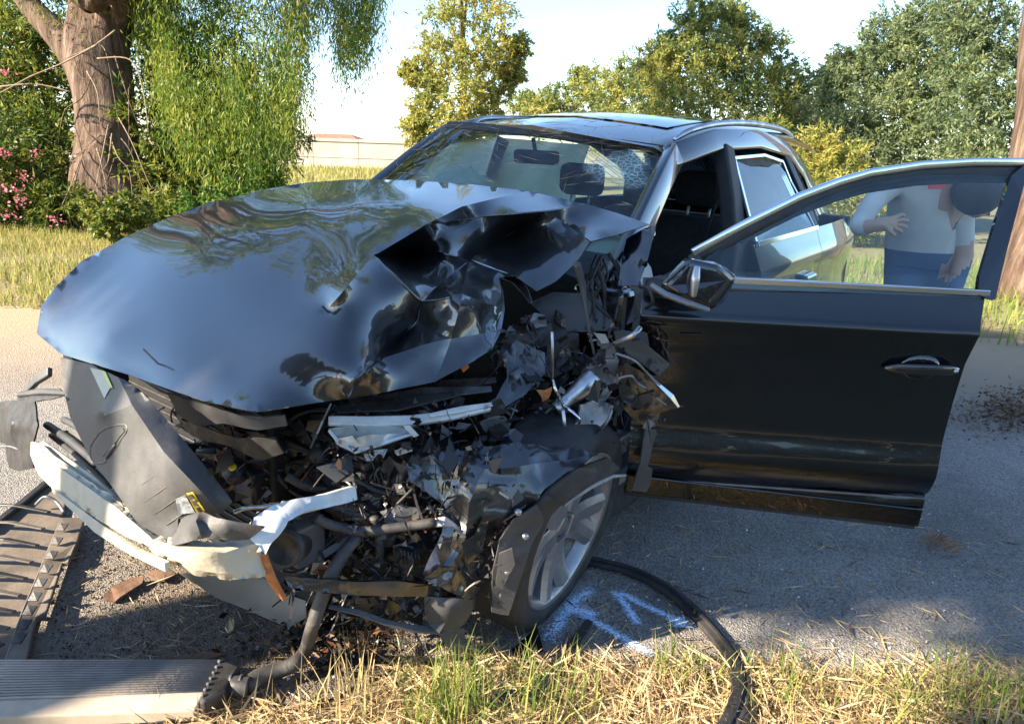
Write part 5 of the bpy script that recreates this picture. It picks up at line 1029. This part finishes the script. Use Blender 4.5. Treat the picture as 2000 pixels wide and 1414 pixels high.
shrub('hedge_tree', 'dark blue-green tree right beside the tan trunk', tuple(G(1920, 420)), [cl(1880, 30, 13, .6), cl(1930, -20, 13, .6), cl(1900, 110, 13, .6), cl(1950, 80, 13, .6), cl(1880, 190, 12.8, .6), cl(1950, 180, 12.8, .6), cl(1900, 270, 12.6, .6), cl(1980, 260, 12.8, .6), cl(2040, 120, 13, .7), cl(1900, 350, 12.6, .6), cl(2040, 300, 13, .8)], 700, .10, .032, LEAF_BLU)
# ---- right trunk
rb = G(2052, 590); rb.z = 0; rt = empty('roadside_tree', rb); tag(rt, 'smooth tan tree trunk rising at the road edge behind the open door', 'tree')
DR = 8.0
def Rr(u, v): return W(u, v, DR)-rb
limb('trunk', [(0, 0, -.1), Rr(2050, 560), Rr(2056, 400), Rr(2062, 200), Rr(2066, 0), Rr(2072, -300), Rr(2100, -700)], [.52, .45, .38, .34, .33, .3, .2], rt, n=26, rough=.18)
foliage('crown', rt, [(np.array(Rr(2100+random.gauss(0, 260), -900+random.gauss(0, 130))), np.array([1.3, 1.3, 1.0])) for k in range(9)], 500, .14, .04, LEAF_BLU, .5)
# ---- trees behind the camera on the sunny side; unseen, shaped and placed to shade wreck and ground
SEED = 1
random.seed(SEED); RNG = np.random.default_rng(SEED)
def shade_tree(label, base, h, cls, per=1000, scale=1.0):
    e = empty('roadside_tree', base); tag(e, label, 'tree')
    limb('trunk', [(0, 0, -.1), (.1, 0, h*.35), (-.05, .1, h*.7), (.1, 0, h)], [.35, .28, .2, .08], e, n=12)
    foliage('crown', e, [(np.array(c), np.array(r)) for c, r in cls], per, .16, .055, LEAF_EUC, .6); return e
st1 = []
for k in range(50):
    al = random.uniform(-.9, .9); pe = random.uniform(-3.2, 3.0); z = 5.38+.15*abs(al)+abs(random.gauss(0, 1.0))  # crown kept thin along the sun's path so verge and beam stay sunlit
    st1.append(((.894*al+.447*pe, .447*al-.894*pe, z), (.75, .75, .6)))
shade_tree('broad leafy tree standing behind the photographer on the sunny side', (-6.4, -.9, 0), 7, st1, 900)
st2 = []
for k in range(18):
    a = random.random()*6.28; r = random.random()**.5*2.2; st2.append(((math.cos(a)*r, math.sin(a)*r, 6.6+random.uniform(-1.0, 1.6)), (.8, .8, .7)))
shade_tree('second leafy tree, unseen behind the photographer, placed to shade the ground', (-7.4, -5.2, 0), 6.6, st2, 800)
def dup(root, loc, rz, label):
    r = root.copy(); COL.objects.link(r); r.location = loc; r.rotation_euler = (0, 0, rz); r['label'] = label
    for ch in root.children:
        c = ch.copy(); COL.objects.link(c); c.parent = r
    return r
STREES = [o for o in bpy.data.objects if o.name.startswith('roadside_tree') and o.location.y < 0]
dup(STREES[-1], (-4.3, -7.0, 0), 2.1, 'third leafy tree, added unseen behind the photographer to shade the ground, nearest the hedge')  # added copy shading the ground that the door reflects
hb = []
for k in range(16): hb.append((np.array([-1.7+k*.23+random.gauss(0, .1), random.gauss(0, .25), random.uniform(.3, 1.7)]), np.array([.55, .5, .5])))
hd_ = empty('added_hedge', (-5.6, -9.5, 0)); tag(hd_, 'dense dark hedge added unseen behind the photographer for dark reflections, at its left end', 'hedge'); foliage('foliage', hd_, hb, 420, .15, .05, LEAF_OLE, .2)  # unseen hedge added so the car paint reflects something dark
for k, x in enumerate((-1.8, 2.0, 5.8, 9.6)): dup(hd_, (x, -9.5+random.uniform(-.3, .3), 0), .1*(-1)**k, 'dense dark hedge added unseen behind the photographer for dark reflections, section %s' % ('before the middle', 'in the middle', 'past the middle', 'at its right end')[k])
random.seed(5); RNG = np.random.default_rng(5)
# ---- grass
def grass(name, n, xr, yr, h, wd, m, keep=None, lean=.35, z=0, clump=None):
    x = RNG.uniform(*xr, n*2); y = RNG.uniform(*yr, n*2)
    k = np.ones(len(x), bool) if keep is None else keep(x, y); x = x[k][:n]; y = y[k][:n]; n = len(x)
    hh = h*RNG.uniform(.35, 1.15, n); ww = wd*RNG.uniform(.6, 1.3, n); V, Fq = blades(np.stack([x, y, np.full(n, z)], 1), hh, ww, lean); return npmesh(name, V, Fq)
def nzz(x, y, s, o): return np.array([noise.noise(Vector((a*s, b*s, o))) for a, b in zip(x, y)])
def kf(x, y): return (y < 1.80+.05*nzz(x, y, 5, 2)) & (y < np.where(x < -.3, 1.56, 3)) & ((nzz(x, y, 4, 1) > -.28) | (RNG.random(len(x)) < .25)) & (x > -.72)
tag(link('verge_grass', grass('verge_grass', 4200, (-.75, 1.75), (1.30, 1.85), .085, .004, GRASS, kf, .75), GRASS), 'dry straw-coloured grass along the near edge of the asphalt', 'grass', kind='stuff')
n = 12000; x = RNG.uniform(-.85, 1.8, n); y = RNG.uniform(1.30, 1.86, n); k = (y < 1.80+.06*nzz(x, y, 5, 2)) & (y < np.where(x < -.3, 1.6, 3)); x, y = x[k], y[k]
Dr = RNG.normal(size=(len(x), 3)); Dr[:, 2] *= .22; V, Fq = leaves(np.stack([x, y, RNG.uniform(.004, .035, len(x))], 1), Dr, RNG.uniform(.04, .15, len(x)), RNG.uniform(.003, .008, len(x)))
tag(link('straw_litter', npmesh('straw_litter', V, Fq), STRAW), 'flattened straw and dry leaves between the grass', 'straw', kind='stuff')
for (u, v, nb, h, sp, lab) in [(905, 1390, 110, .22, .055, 'largest fresh green grass tuft in front of the front wheel'), (860, 1420, 120, .2, .05, 'smaller green grass tuft next to the largest one'), (1330, 1330, 90, .13, .05, 'green grass tuft inside the curved rubber strip'), (1530, 1350, 90, .15, .06, 'green grass tuft just outside the curved rubber strip'), (1900, 1370, 130, .19, .08, 'tall green grass tuft at the end of the verge below the door'), (1760, 1390, 130, .15, .07, 'thin green grass tuft in the straw verge below the door'), (1060, 1400, 110, .2, .07, 'long yellowing grass tuft under the straight black strip'), (700, 1380, 70, .2, .06, 'sparse dry grass tuft beside the torn hose')]:
    p = G(u, v); q = RNG.normal(0, sp, (nb, 2)); V, Fq = blades(np.stack([q[:, 0], q[:, 1], np.zeros(nb)], 1), h*RNG.uniform(.4, 1.1, nb), .0055*RNG.uniform(.6, 1.3, nb), .55)
    o = link('grass_tuft', npmesh('grass_tuft', V, Fq), GREENG if nb > 75 else GRASS); o.location = (p.x, p.y, -.003); tag(o, lab, 'grass')
# far verge left and field, right verge
def kv(x, y): return (y > 6.0+.25*nzz(x, y, .6, 7)) & ((nzz(x, y, .9, 3) > -.25) | (RNG.random(len(x)) < .3))
tag(link('far_verge_grass', grass('far_verge_grass', 26000, (-9, -1.2), (6.0, 12.2), .14, .014, FIELD, kv, .5), FIELD), 'sunlit yellow-green grass strip below the oleanders', 'grass', kind='stuff')
tag(link('field_grass', grass('field_grass', 26000, (-20, 2), (12.5, 39), .26, .045, FIELD, None, .5), FIELD), 'sunlit field grass in front of the cream wall', 'grass', kind='stuff')
def kr(x, y): return ((x-4.6)**2*1.2+(y-7.2)**2 < 1.5**2) | (y > 6.3)
tag(link('right_verge_grass', grass('right_verge_grass', 6000, (2.8, 9), (5.6, 10.5), .24, .012, GREENG, kr, .5), GREENG), 'green grass at the foot of the tan trunk', 'grass', kind='stuff')
# ================================================================== things lying about
def GV(u, v, z=0): p = G(u, v, z); return Vector((p.x, p.y, z))
# ribbed radiator bottom left
rad = empty('detached_radiator', GV(200, 1350)); tag(rad, 'dusty grey ribbed radiator lying flat at the edge of the grass', 'radiator'); ro = Vector(rad.location)
RADM = mat('dusty_radiator', (.26, .225, .195), .65, .1, .25, 10, bump=.2, bs=70, dirt=.5, dirtcol=(.45, .38, .30), ds=9)
hz = .06; A0, A1, A2, A3 = GV(-120, 1288, hz), GV(428, 1288, hz), GV(398, 1352, hz), GV(-120, 1370, hz)
def lid(name, q, th, m, par, o, bev=.004):
    bm = bmesh.new(); a = [bm.verts.new(Vector(p)-o) for p in q]; b2 = [bm.verts.new(Vector(p)-o-Vector((0, 0, th))) for p in q]; n = len(q)
    bm.faces.new(a); bm.faces.new(b2[::-1])
    for i in range(n): bm.faces.new((a[i], b2[i], b2[(i+1) % n], a[(i+1) % n]))
    return bm_done(bm, name, m, par, bevel=bev)
core = lid('core', [A0, A1, A2, A3], hz-.002, RADM, rad, ro)
for k in range(15):
    f = (k+.5)/15; tube('fin', [A0.lerp(A3, f)-ro+Vector((0, 0, .001)), A1.lerp(A2, f)-ro+Vector((0, 0, .001))], .0035, RADM, rad, n=5)
fr = [A3, A2, A2+Vector((-.004, -.05, -.012)), A3+Vector((0, -.05, -.012))]
lid('front_flange', fr, .035, mat('dusty_flange', (.42, .35, .27), .7, 0, .25, 9, dirt=.5, dirtcol=(.2, .15, .1)), rad, ro)
tk = [GV(430, 1283, .075), GV(470, 1300, .07), GV(440, 1345, .075), GV(398, 1372, .075), GV(388, 1366, .075)]
lid('end_tank', tk, .07, BLACK, rad, ro, .008)
for k in range(7): p = GV(428-k*5.5, 1290+k*11, .08)-ro; box('crimp_tab', p-Vector((.004, .004, .006)), p+Vector((.004, .004, .002)), LGREY, rad, .002)
tube('outlet_pipe', [GV(440, 1335, .045)-ro, GV(462, 1340, .048)-ro, GV(486, 1342, .046)-ro], [.026, .028, .028], HOSE, rad, n=12)
for f in (.3, .7): lathe('hose_clamp', [(.03, -.004), (.031, -.004), (.031, .004), (.03, .004)], ALU, rad, 20, Matrix.Translation(GV(440, 1335, .045).lerp(GV(486, 1342, .046), f)-ro) @ Vector((1, .1, 0)).to_track_quat('Z', 'Y').to_matrix().to_4x4(), closed=True)
# slatted grille at the left edge
gr = empty('broken_grille', GV(60, 1120)); tag(gr, 'broken dark brown plastic bumper grille lying on the ground beside the radiator', 'grille'); go = Vector(gr.location)
GRM = mat('dusty_brown_plastic', (.11, .09, .075), .6, 0, .25, 12, bump=.15, bs=80, dirt=.6, dirtcol=(.24, .19, .14), ds=8)
lid('edge_strip', [GV(166, 1010, .04), GV(150, 1060, .05), GV(134, 1095, .05), GV(122, 1098, .045), GV(90, 1195, .05), GV(70, 1206, .045), GV(52, 1288, .05), GV(8, 1288, .05), GV(40, 1195, .055), GV(80, 1100, .055), GV(118, 1010, .05)], .018, GRM, gr, go)
lid('base_sheet', [GV(92, 940, .02), GV(130, 975, .02), GV(120, 1010, .02), GV(30, 1288, .02), GV(-90, 1288, .02), GV(-60, 1050, .02)], .014, GRM, gr, go)
for k in range(9):
    f = k/8; a = GV(96-f*90, 1000+f*260, .05); b2 = GV(-30-f*70, 985+f*270, .06)
    strip('slat', [a-go, (a+b2)/2-go+Vector((0, 0, .012)), b2-go], [.012, .016, .012], (0, .35, 1), .006, GRM if k % 2 else BLACK, gr, .002)
for k in range(9):
    f = (k+.5)/9; p = GV(128-f*95, 1020+f*245, .062)-go; poly('clip', [p+Vector((-.018, -.01, 0)), p+Vector((.012, -.012, .002)), p+Vector((.016, .012, .016)), p+Vector((-.012, .012, .018))], BLACK, gr, th=.005)
strip('top_rail', [GV(92, 942, .03)-go, GV(40, 985, .035)-go, GV(-30, 1040, .04)-go], .014, (0, 0, 1), .02, BLACK, gr, .004)
tube('bent_wire', [GV(70, 985, .05)-go, GV(88, 970, .09)-go, GV(110, 980, .07)-go, GV(125, 1000, .05)-go], .006, LGREY, gr, n=6)
# curved rubber strip
tr = empty('rubber_strip', GV(1430, 1290)); tag(tr, 'long black rubber trim strip curving across the asphalt into the grass', 'trim strip'); to = Vector(tr.location)
ap_ = [(1135, 1092), (1175, 1100), (1240, 1118), (1310, 1156), (1370, 1210), (1414, 1262), (1438, 1310), (1444, 1360), (1434, 1410), (1412, 1460)]
strip('strip_body', [p-to for p in [GV(u, v, .016) for u, v in ap_]], .021, (0, 0, 1), .018, RUBBER, tr, .006, False)
def smooth_line(px, z, res=5):
    P = [GV(u, v, z) for u, v in px]; out = []
    for i in range(len(P)-1):
        p0 = P[max(i-1, 0)]; p1 = P[i]; p2 = P[i+1]; p3 = P[min(i+2, len(P)-1)]
        for k in range(res):
            t = k/res; out.append(.5*((2*p1)+(p2-p0)*t+(2*p0-5*p1+4*p2-p3)*t*t+(-p0+3*p1-3*p2+p3)*t**3))
    return out+[P[-1]]
bpy.data.objects.remove(tr.children[0])
sm = smooth_line(ap_, .014)
for k, p in enumerate(sm): p.z += .05*max(0, (k-24)/20)
strip('strip_body', [p-to for p in sm], .025, (0, 0, 1), .018, RUBBER, tr, .004)
strip('strip_bead', [p-to+Vector((0, 0, .013)) for p in sm], .007, (0, 0, 1), .012, BLACK, tr, .004)
for k in range(34, len(sm)-1, 2): p = sm[k]-to; box('clip', p+Vector((-.016, -.005, .008)), p+Vector((.006, .005, .019)), BLACK, tr, .003)
# thin black strip, and plastic scraps by the wheel
o = strip('black_strip', [GV(1152, 1212, .012), GV(1115, 1265, .02), GV(1070, 1320, .03), GV(1035, 1365, .045)], [.012, .02, .022, .01], (0, 0, 1), .008, BLACK, None, .002); tag(o, 'straight black strip lying over the blue paint and grass', 'plastic strip')
o = poly('plastic_shard', [GV(1000, 1268, .008), GV(1050, 1225, .03), GV(1062, 1270, .03), GV(1010, 1290, .01)], SUNR, None, th=.004); tag(o, 'glossy black plastic shard standing by the tyre', 'plastic shard')
o = poly('plastic_shard', [GV(880, 1300, .01), GV(935, 1285, .03), GV(960, 1310, .02), GV(905, 1322, .008)], BLACK, None, th=.005); tag(o, 'dull black plastic shard in front of the green grass tuft', 'plastic shard')
o = poly('plastic_shard', [GV(960, 1352, .03), GV(1010, 1345, .04), GV(1030, 1375, .02), GV(975, 1382, .02)], BLACK, None, th=.005); tag(o, 'dull black plastic shard among the straw beneath the long black strip', 'plastic shard')
o = poly('plastic_shard', [GV(300, 1398, .02), GV(335, 1392, .03), GV(345, 1408, .02), GV(305, 1412, .015)], BLACK, None, th=.006); tag(o, 'small black plastic shard in front of the radiator flange', 'plastic shard')
# bark and leaf
BK = mat('red_brown_bark', (.115, .06, .036), .85, 0, .35, 25, bump=.4, bs=60, dirt=.3)
def chip(px, lab, m=BK, z=.012):
    o = poly('bark_chip', [GV(u, v, z+random.uniform(0, .012)) for u, v in px], m, None, th=.006, sub=1, crumple=.006, cs=30); tag(o, lab, 'bark')
chip([(202, 1172), (215, 1148), (255, 1130), (282, 1126), (278, 1140), (245, 1160), (225, 1176)], 'long red-brown piece of bark on the dirt before the bumper beam')
chip([(284, 1118), (320, 1112), (342, 1122), (322, 1134), (296, 1132)], 'short tan piece of bark right under the bumper beam')
chip([(440, 1225), (448, 1204), (459, 1212), (456, 1228), (446, 1236)], 'single upright pale dry leaf on the dirt', mat('dry_leaf', (.45, .32, .18), .8))
q = RNG.normal(0, .03, (90, 2)); dq = RNG.normal(size=(90, 3)); dq[:, 2] = abs(dq[:, 2])*.5; V, Fq = leaves(np.column_stack([q, np.full(90, .006)]), dq, RNG.uniform(.03, .08, 90), RNG.uniform(.002, .005, 90))
o = link('needle_clump', npmesh('needle_clump', V, Fq), leaf_mat('orange_needles', [(.2, (.22, .10, .04)), (.8, (.45, .26, .10))], .2, .8, .9)); o.location = GV(1838, 1064); tag(o, 'orange-brown clump of dry needles on the asphalt under the door corner', 'needles', kind='stuff')
chip([(315, 1290), (390, 1275), (440, 1278), (400, 1290)], 'curled reddish bark strip behind the radiator')
# litter
def sticks(name, lab, cat, n, pos, ln, wd, m, zz=.012, flat=.12):
    P = np.array([[*pos()[:2], 0] for _ in range(n)]); P[:, 2] = RNG.uniform(.004, zz, n); d = RNG.normal(size=(n, 3)); d[:, 2] *= flat
    V, Fq = leaves(P, d, RNG.uniform(*ln, n), RNG.uniform(*wd, n)); tag(link(name, npmesh(name, V, Fq), m), lab, cat, kind='stuff')
def rpx(u0, v0, u1, v1): return lambda: GV(random.uniform(u0, u1), random.uniform(v0, v1))
sticks('pine_needles', 'tan needles and stalks scattered over the asphalt', 'needles', 460, rpx(1060, 1000, 2000, 1300), (.02, .11), (.002, .0055), STRAW)
sticks('dark_twigs', 'thin dark twigs lying on the asphalt', 'twigs', 90, rpx(1060, 1000, 2000, 1290), (.03, .13), (.003, .007), BARK)
sticks('straw_scatter', 'straw stalks scattered on the dirt before the bumper', 'straw', 420, rpx(120, 1030, 640, 1290), (.02, .11), (.002, .004), STRAW)
sticks('verge_fringe', 'brown straw swept along the asphalt edge', 'straw', 900, lambda: GV(random.uniform(1050, 2000), 1310+random.gauss(0, 22)), (.02, .09), (.002, .004), STRAW, .02)
sticks('engine_debris', 'small dark engine fragments below the broken corner', 'debris', 520, lambda: GV(random.gauss(640, 75), random.gauss(1250, 36)), (.008, .04), (.005, .022), leaf_mat('debris_mix', [(.2, (.008, .006, .005)), (.5, (.02, .014, .01)), (.7, (.10, .035, .014)), (.9, (.28, .18, .10))], 0, .35, .9), .022, .5)
sticks('glass_crumbs', 'white crumbs of broken glass scattered on the asphalt', 'glass crumbs', 260, rpx(560, 1000, 1900, 1330), (.005, .013), (.005, .012), WHITE, .006, .5)
sticks('gravel', 'fine gravel and earth crumbs on the dirt', 'gravel', 2600, rpx(100, 1020, 700, 1290), (.004, .013), (.004, .012), leaf_mat('gravel_mix', [(.2, (.05, .042, .035)), (.5, (.12, .10, .085)), (.9, (.24, .21, .17))], 0, .9, .9), .008, .8)
sticks('bark_litter', 'brown bark litter on the asphalt beyond the door', 'bark litter', 1300, lambda: GV(random.gauss(1980, 55), random.gauss(805, 22)), (.01, .05), (.006, .018), leaf_mat('bark_mix', [(.2, (.09, .05, .03)), (.6, (.20, .12, .07)), (.9, (.30, .20, .12))], 0, .9, .9), .02, .5)
sticks('roof_needles', 'dry needles lying on the roof and windscreen', 'needles', 1, rpx(0, 0, 1, 1), (.01, .02), (.001, .002), STRAW)
bpy.data.objects.remove(bpy.data.objects['roof_needles'])
P = []; Dn = []
for k in range(260):
    s_ = random.random(); t_2 = random.random(); s_ = 1-s_**1.6*.75 if random.random() < .8 else random.random()
    p = ws_pt(min(.99, s_), t_2); P.append(p+Vector((.008, 0, .008))); d = ws_pt(min(1, s_+.02), min(1, t_2+random.gauss(0, .05)))-ws_pt(s_, t_2); Dn.append(d.normalized() if d.length > 1e-5 else Vector((0, 1, 0)))
for k in range(120):
    s_ = random.random()**2*.6; t_2 = random.uniform(-1, 1); p = roof_pt(s_, t_2); P.append(p+Vector((0, 0, .012))); Dn.append(Vector((random.gauss(0, 1), random.gauss(0, 1), .05)).normalized())
V, Fq = leaves(np.array([tuple(p) for p in P]), np.array([tuple(p) for p in Dn]), RNG.uniform(.05, .14, len(P)), RNG.uniform(.0015, .0035, len(P)))
o = link('fallen_needles', npmesh('fallen_needles', V, Fq), STRAW); o.matrix_world = Matrix(CM.tolist()); tag(o, 'dry needles fallen on the car windscreen and roof', 'needles', kind='stuff')
# ---- sprayed mark
m, t, b, L, tc = node_mat('sprayed_paint'); out = [n for n in t.nodes if n.type == 'OUTPUT_MATERIAL'][0]
b.inputs['Base Color'].default_value = (.52, .70, .93, 1); b.inputs['Roughness'].default_value = .8
at_ = t.nodes.new('ShaderNodeAttribute'); at_.attribute_name = 'edge'; n9 = nz(t, tc, 130, 4, .8); sm_ = nz(t, tc, 14, 4)
th_ = t.nodes.new('ShaderNodeMath'); th_.operation = 'MULTIPLY_ADD'; th_.inputs[1].default_value = .42; th_.inputs[2].default_value = .40; L(at_.outputs['Fac'], th_.inputs[0])
df_ = t.nodes.new('ShaderNodeMath'); df_.operation = 'SUBTRACT'; L(n9, df_.inputs[0]); L(th_.outputs[0], df_.inputs[1])
fa = mr(t, df_.outputs[0], -.06, .10); trn = t.nodes.new('ShaderNodeBsdfTransparent'); mx = t.nodes.new('ShaderNodeMixShader'); L(fa, mx.inputs[0]); L(trn.outputs[0], mx.inputs[1]); L(b.outputs[0], mx.inputs[2]); L(mx.outputs[0], out.inputs[0])
V = []; Fq = []; ed = []
for px, wd in [([(1068, 1262), (1088, 1222), (1112, 1186), (1140, 1160), (1168, 1150)], .045), ([(1112, 1186), (1165, 1215), (1225, 1250), (1285, 1284)], .034), ([(1196, 1148), (1225, 1185), (1248, 1224)], .032), ([(1205, 1152), (1260, 1182), (1325, 1212)], .030), ([(1316, 1206), (1326, 1214), (1330, 1226)], .055), ([(1100, 1190), (1135, 1192), (1170, 1205)], .05)]:
    ln = smooth_line(px, .005+.0006*len(V)/40, 8)
    for i, p in enumerate(ln):
        d = (ln[min(i+1, len(ln)-1)]-ln[max(i-1, 0)]).normalized(); s_ = Vector((-d.y, d.x, 0)); ef = abs(i/(len(ln)-1)*2-1)**6
        for k in range(7):
            q = (k-3)/3; V.append(p+s_*wd*1.3*q); ed.append(max(abs(q)**1.2, ef))
    n0 = len(V)-len(ln)*7
    for i in range(len(ln)-1):
        for k in range(6): Fq.append((n0+i*7+k, n0+(i+1)*7+k, n0+(i+1)*7+k+1, n0+i*7+k+1))
me = pymesh('paint_mark', V, Fq); a_t = me.attributes.new('edge', 'FLOAT', 'POINT'); a_t.data.foreach_set('value', ed)
tag(link('paint_mark', me, m), 'pale blue sprayed arrow-like police mark on the asphalt beside the wheel', 'paint mark')
# ================================================================== person behind the open door
pb = W(1835, 420, 3.75); pb.z = 0
per = empty('person', (pb.x, pb.y, 0)); tag(per, 'person in a pale grey shirt and blue jeans bending forward behind the open car door', 'person')
SKIN = mat('skin', (.48, .27, .18), .5, 0, .08, 12); SHIRT = mat('pale_shirt', (.62, .58, .56), .9, 0, .08, 9, bump=.5, bs=14); JEANS = mat('blue_jeans', (.06, .10, .19), .9, 0, .2, 20); HAIRM = mat('dark_hair', (.035, .03, .028), .6, 0, .3, 60, bump=.5, bs=200); SHOE = mat('shoe', (.05, .05, .05), .6)
def Q(u, v, D_=3.75): return W(u, v, D_)-Vector((pb.x, pb.y, 0))
hipz = .93; hip = Vector((.02, .12, hipz)); chest = Q(1822, 358, 3.68); neck = Q(1872, 356, 3.60); head = Q(1906, 378, 3.55)
J = {}; V = []; Ed = []; Rd = []
def jn(p, r, prev=None):
    V.append(tuple(p)); Rd.append(r); i = len(V)-1
    if prev is not None: Ed.append((prev, i))
    return i
r0 = jn(hip, .15); sp = jn(hip.lerp(chest, .5)+Vector((0, .02, 0)), .145, r0); ch = jn(chest, .165, sp); nk = jn(neck, .072, ch); hd0 = jn(neck.lerp(head, .55), .075, nk); hd = jn(head, .098, hd0); jn(head+(head-neck).normalized()*.07, .07, hd); fdir = Vector((.9, .25, -.35)).normalized(); jn(head+fdir*.115+Vector((0, 0, -.01)), .014, hd); jn(head+fdir*.06+Vector((0, 0, -.085)), .035, hd); jn(head+Vector((.0, -.108, -.01)), .018, hd)
shL = Q(1752, 350, 3.62); elL = Q(1700, 425, 3.52); wrL = Q(1712, 438, 3.36) if False else Q(1690, 450, 3.45)
a = jn(shL, .07, ch); a = jn(Q(1705, 395, 3.6), .055, a); a = jn(Q(1672, 448, 3.5), .045, a); a = jn(Q(1712, 440, 3.42), .03, a); pm = jn(Q(1735, 436, 3.40), .034, a)
for (u, v) in [(1768, 420), (1775, 430), (1772, 442), (1763, 452)]:
    b3 = jn(Q(1748, v+(436-v)*.4, 3.39), .012, pm); b4 = jn(Q((1748+u)/2+3, v-1, 3.385), .0095, b3); jn(Q(u, v+3, 3.39), .008, b4)
b3 = jn(Q(1738, 452, 3.38), .012, pm); jn(Q(1750, 462, 3.375), .009, b3)
shR = Q(1876, 400, 3.74); a = jn(shR, .068, ch); a = jn(shR+Vector((.06, -.02, -.26)), .05, a); a = jn(shR+Vector((-.02, -.12, -.46)), .038, a); a = jn(shR+Vector((-.06, -.16, -.54)), .036, a); jn(shR+Vector((-.08, -.2, -.62)), .02, a)
for sx in (-1, 1):
    a = jn(hip+Vector((sx*.10, 0, -.08)), .10, r0); a = jn((sx*.12, -.02+sx*.05, .5), .07, a); a = jn((sx*.13, .06+sx*.06, .10), .045, a); jn((sx*.14, -.06+sx*.06, .045), .04, a)
me = bpy.data.meshes.new('body'); me.from_pydata(V, Ed, []); bo = bpy.data.objects.new('body', me); COL.objects.link(bo)
md = bo.modifiers.new('skin', 'SKIN'); md.use_smooth_shade = True
for i, r in enumerate(Rd): me.skin_vertices[0].data[i].radius = (r, r); me.skin_vertices[0].data[i].use_root = (i == 0)
md = bo.modifiers.new('sub', 'SUBSURF'); md.levels = 2; md.render_levels = 2
dg = bpy.context.evaluated_depsgraph_get(); dg.update(); me2 = bpy.data.meshes.new_from_object(bo.evaluated_get(dg)); bpy.data.objects.remove(bo)
me2.materials.clear()
for v in me2.vertices:
    if .98 < v.co.z < 1.38 and abs(v.co.x) < .3: v.co += v.normal*.012*noise.noise(Vector((v.co.x*9, v.co.y*9, v.co.z*16)))
CLO = mat('shirt_and_jeans', (.62, .55, .52), .9, 0, .08, 9, bump=.5, bs=14); t = CLO.node_tree; L = t.links.new
tcx = t.nodes.new('ShaderNodeTexCoord'); sx_ = t.nodes.new('ShaderNodeSeparateXYZ'); L(tcx.outputs['Object'], sx_.inputs[0]); gt = t.nodes.new('ShaderNodeMath'); gt.operation = 'GREATER_THAN'; gt.inputs[1].default_value = .99; L(sx_.outputs[2], gt.inputs[0])
bs_ = t.nodes['Principled BSDF']; src = bs_.inputs['Base Color'].links[0].from_socket; L(mixc(t, gt.outputs[0], (.06, .10, .19), src), bs_.inputs['Base Color'])
for mm in (SKIN, CLO, CLO, SHOE): me2.materials.append(mm)
fore = [Vector(V[i]) for i in range(13, 32)]
for p in me2.polygons:
    c = p.center; p.use_smooth = True
    if c.z < .11: k = 3
    elif c.z < .97 and abs(c.x) < .3 and (c-Vector((shR.x, shR.y, c.z))).length > .10: k = 2
    elif (c-head).length < .16 or (c-neck).length < .075: k = 0
    elif min((c-f).length for f in fore) < .06: k = 0
    elif min((c-(shR+Vector(q_))).length for q_ in ((.06, -.02, -.26), (.02, -.07, -.36), (-.02, -.12, -.46), (-.06, -.16, -.54), (-.08, -.2, -.62))) < .088: k = 0
    else: k = 1
    p.material_index = k
me2.name = 'body'; link('body', me2, None, per)
bm = bmesh.new(); bmesh.ops.create_icosphere(bm, subdivisions=3, radius=.116)
for v in list(bm.verts):
    if v.co.z < -.01 and v.co.y < .02: pass
    v.co = v.co+noise.noise_vector(v.co*22)*.008
hdir = Vector((-.2, -.75, .62)).normalized(); bmesh.ops.bisect_plane(bm, geom=bm.verts[:]+bm.edges[:]+bm.faces[:], plane_co=hdir*-.062, plane_no=-hdir, clear_outer=True)
for v in bm.verts: v.co += head+Vector((0, -.012, .01))
bm_done(bm, 'hair', HAIRM, per, smooth=True)
poly('red_patch', [Q(1812, 350, 3.495), Q(1846, 350, 3.495), Q(1845, 370, 3.495), Q(1813, 369, 3.495)], mat('red_cloth', (.55, .06, .05), .8), per, th=.004)
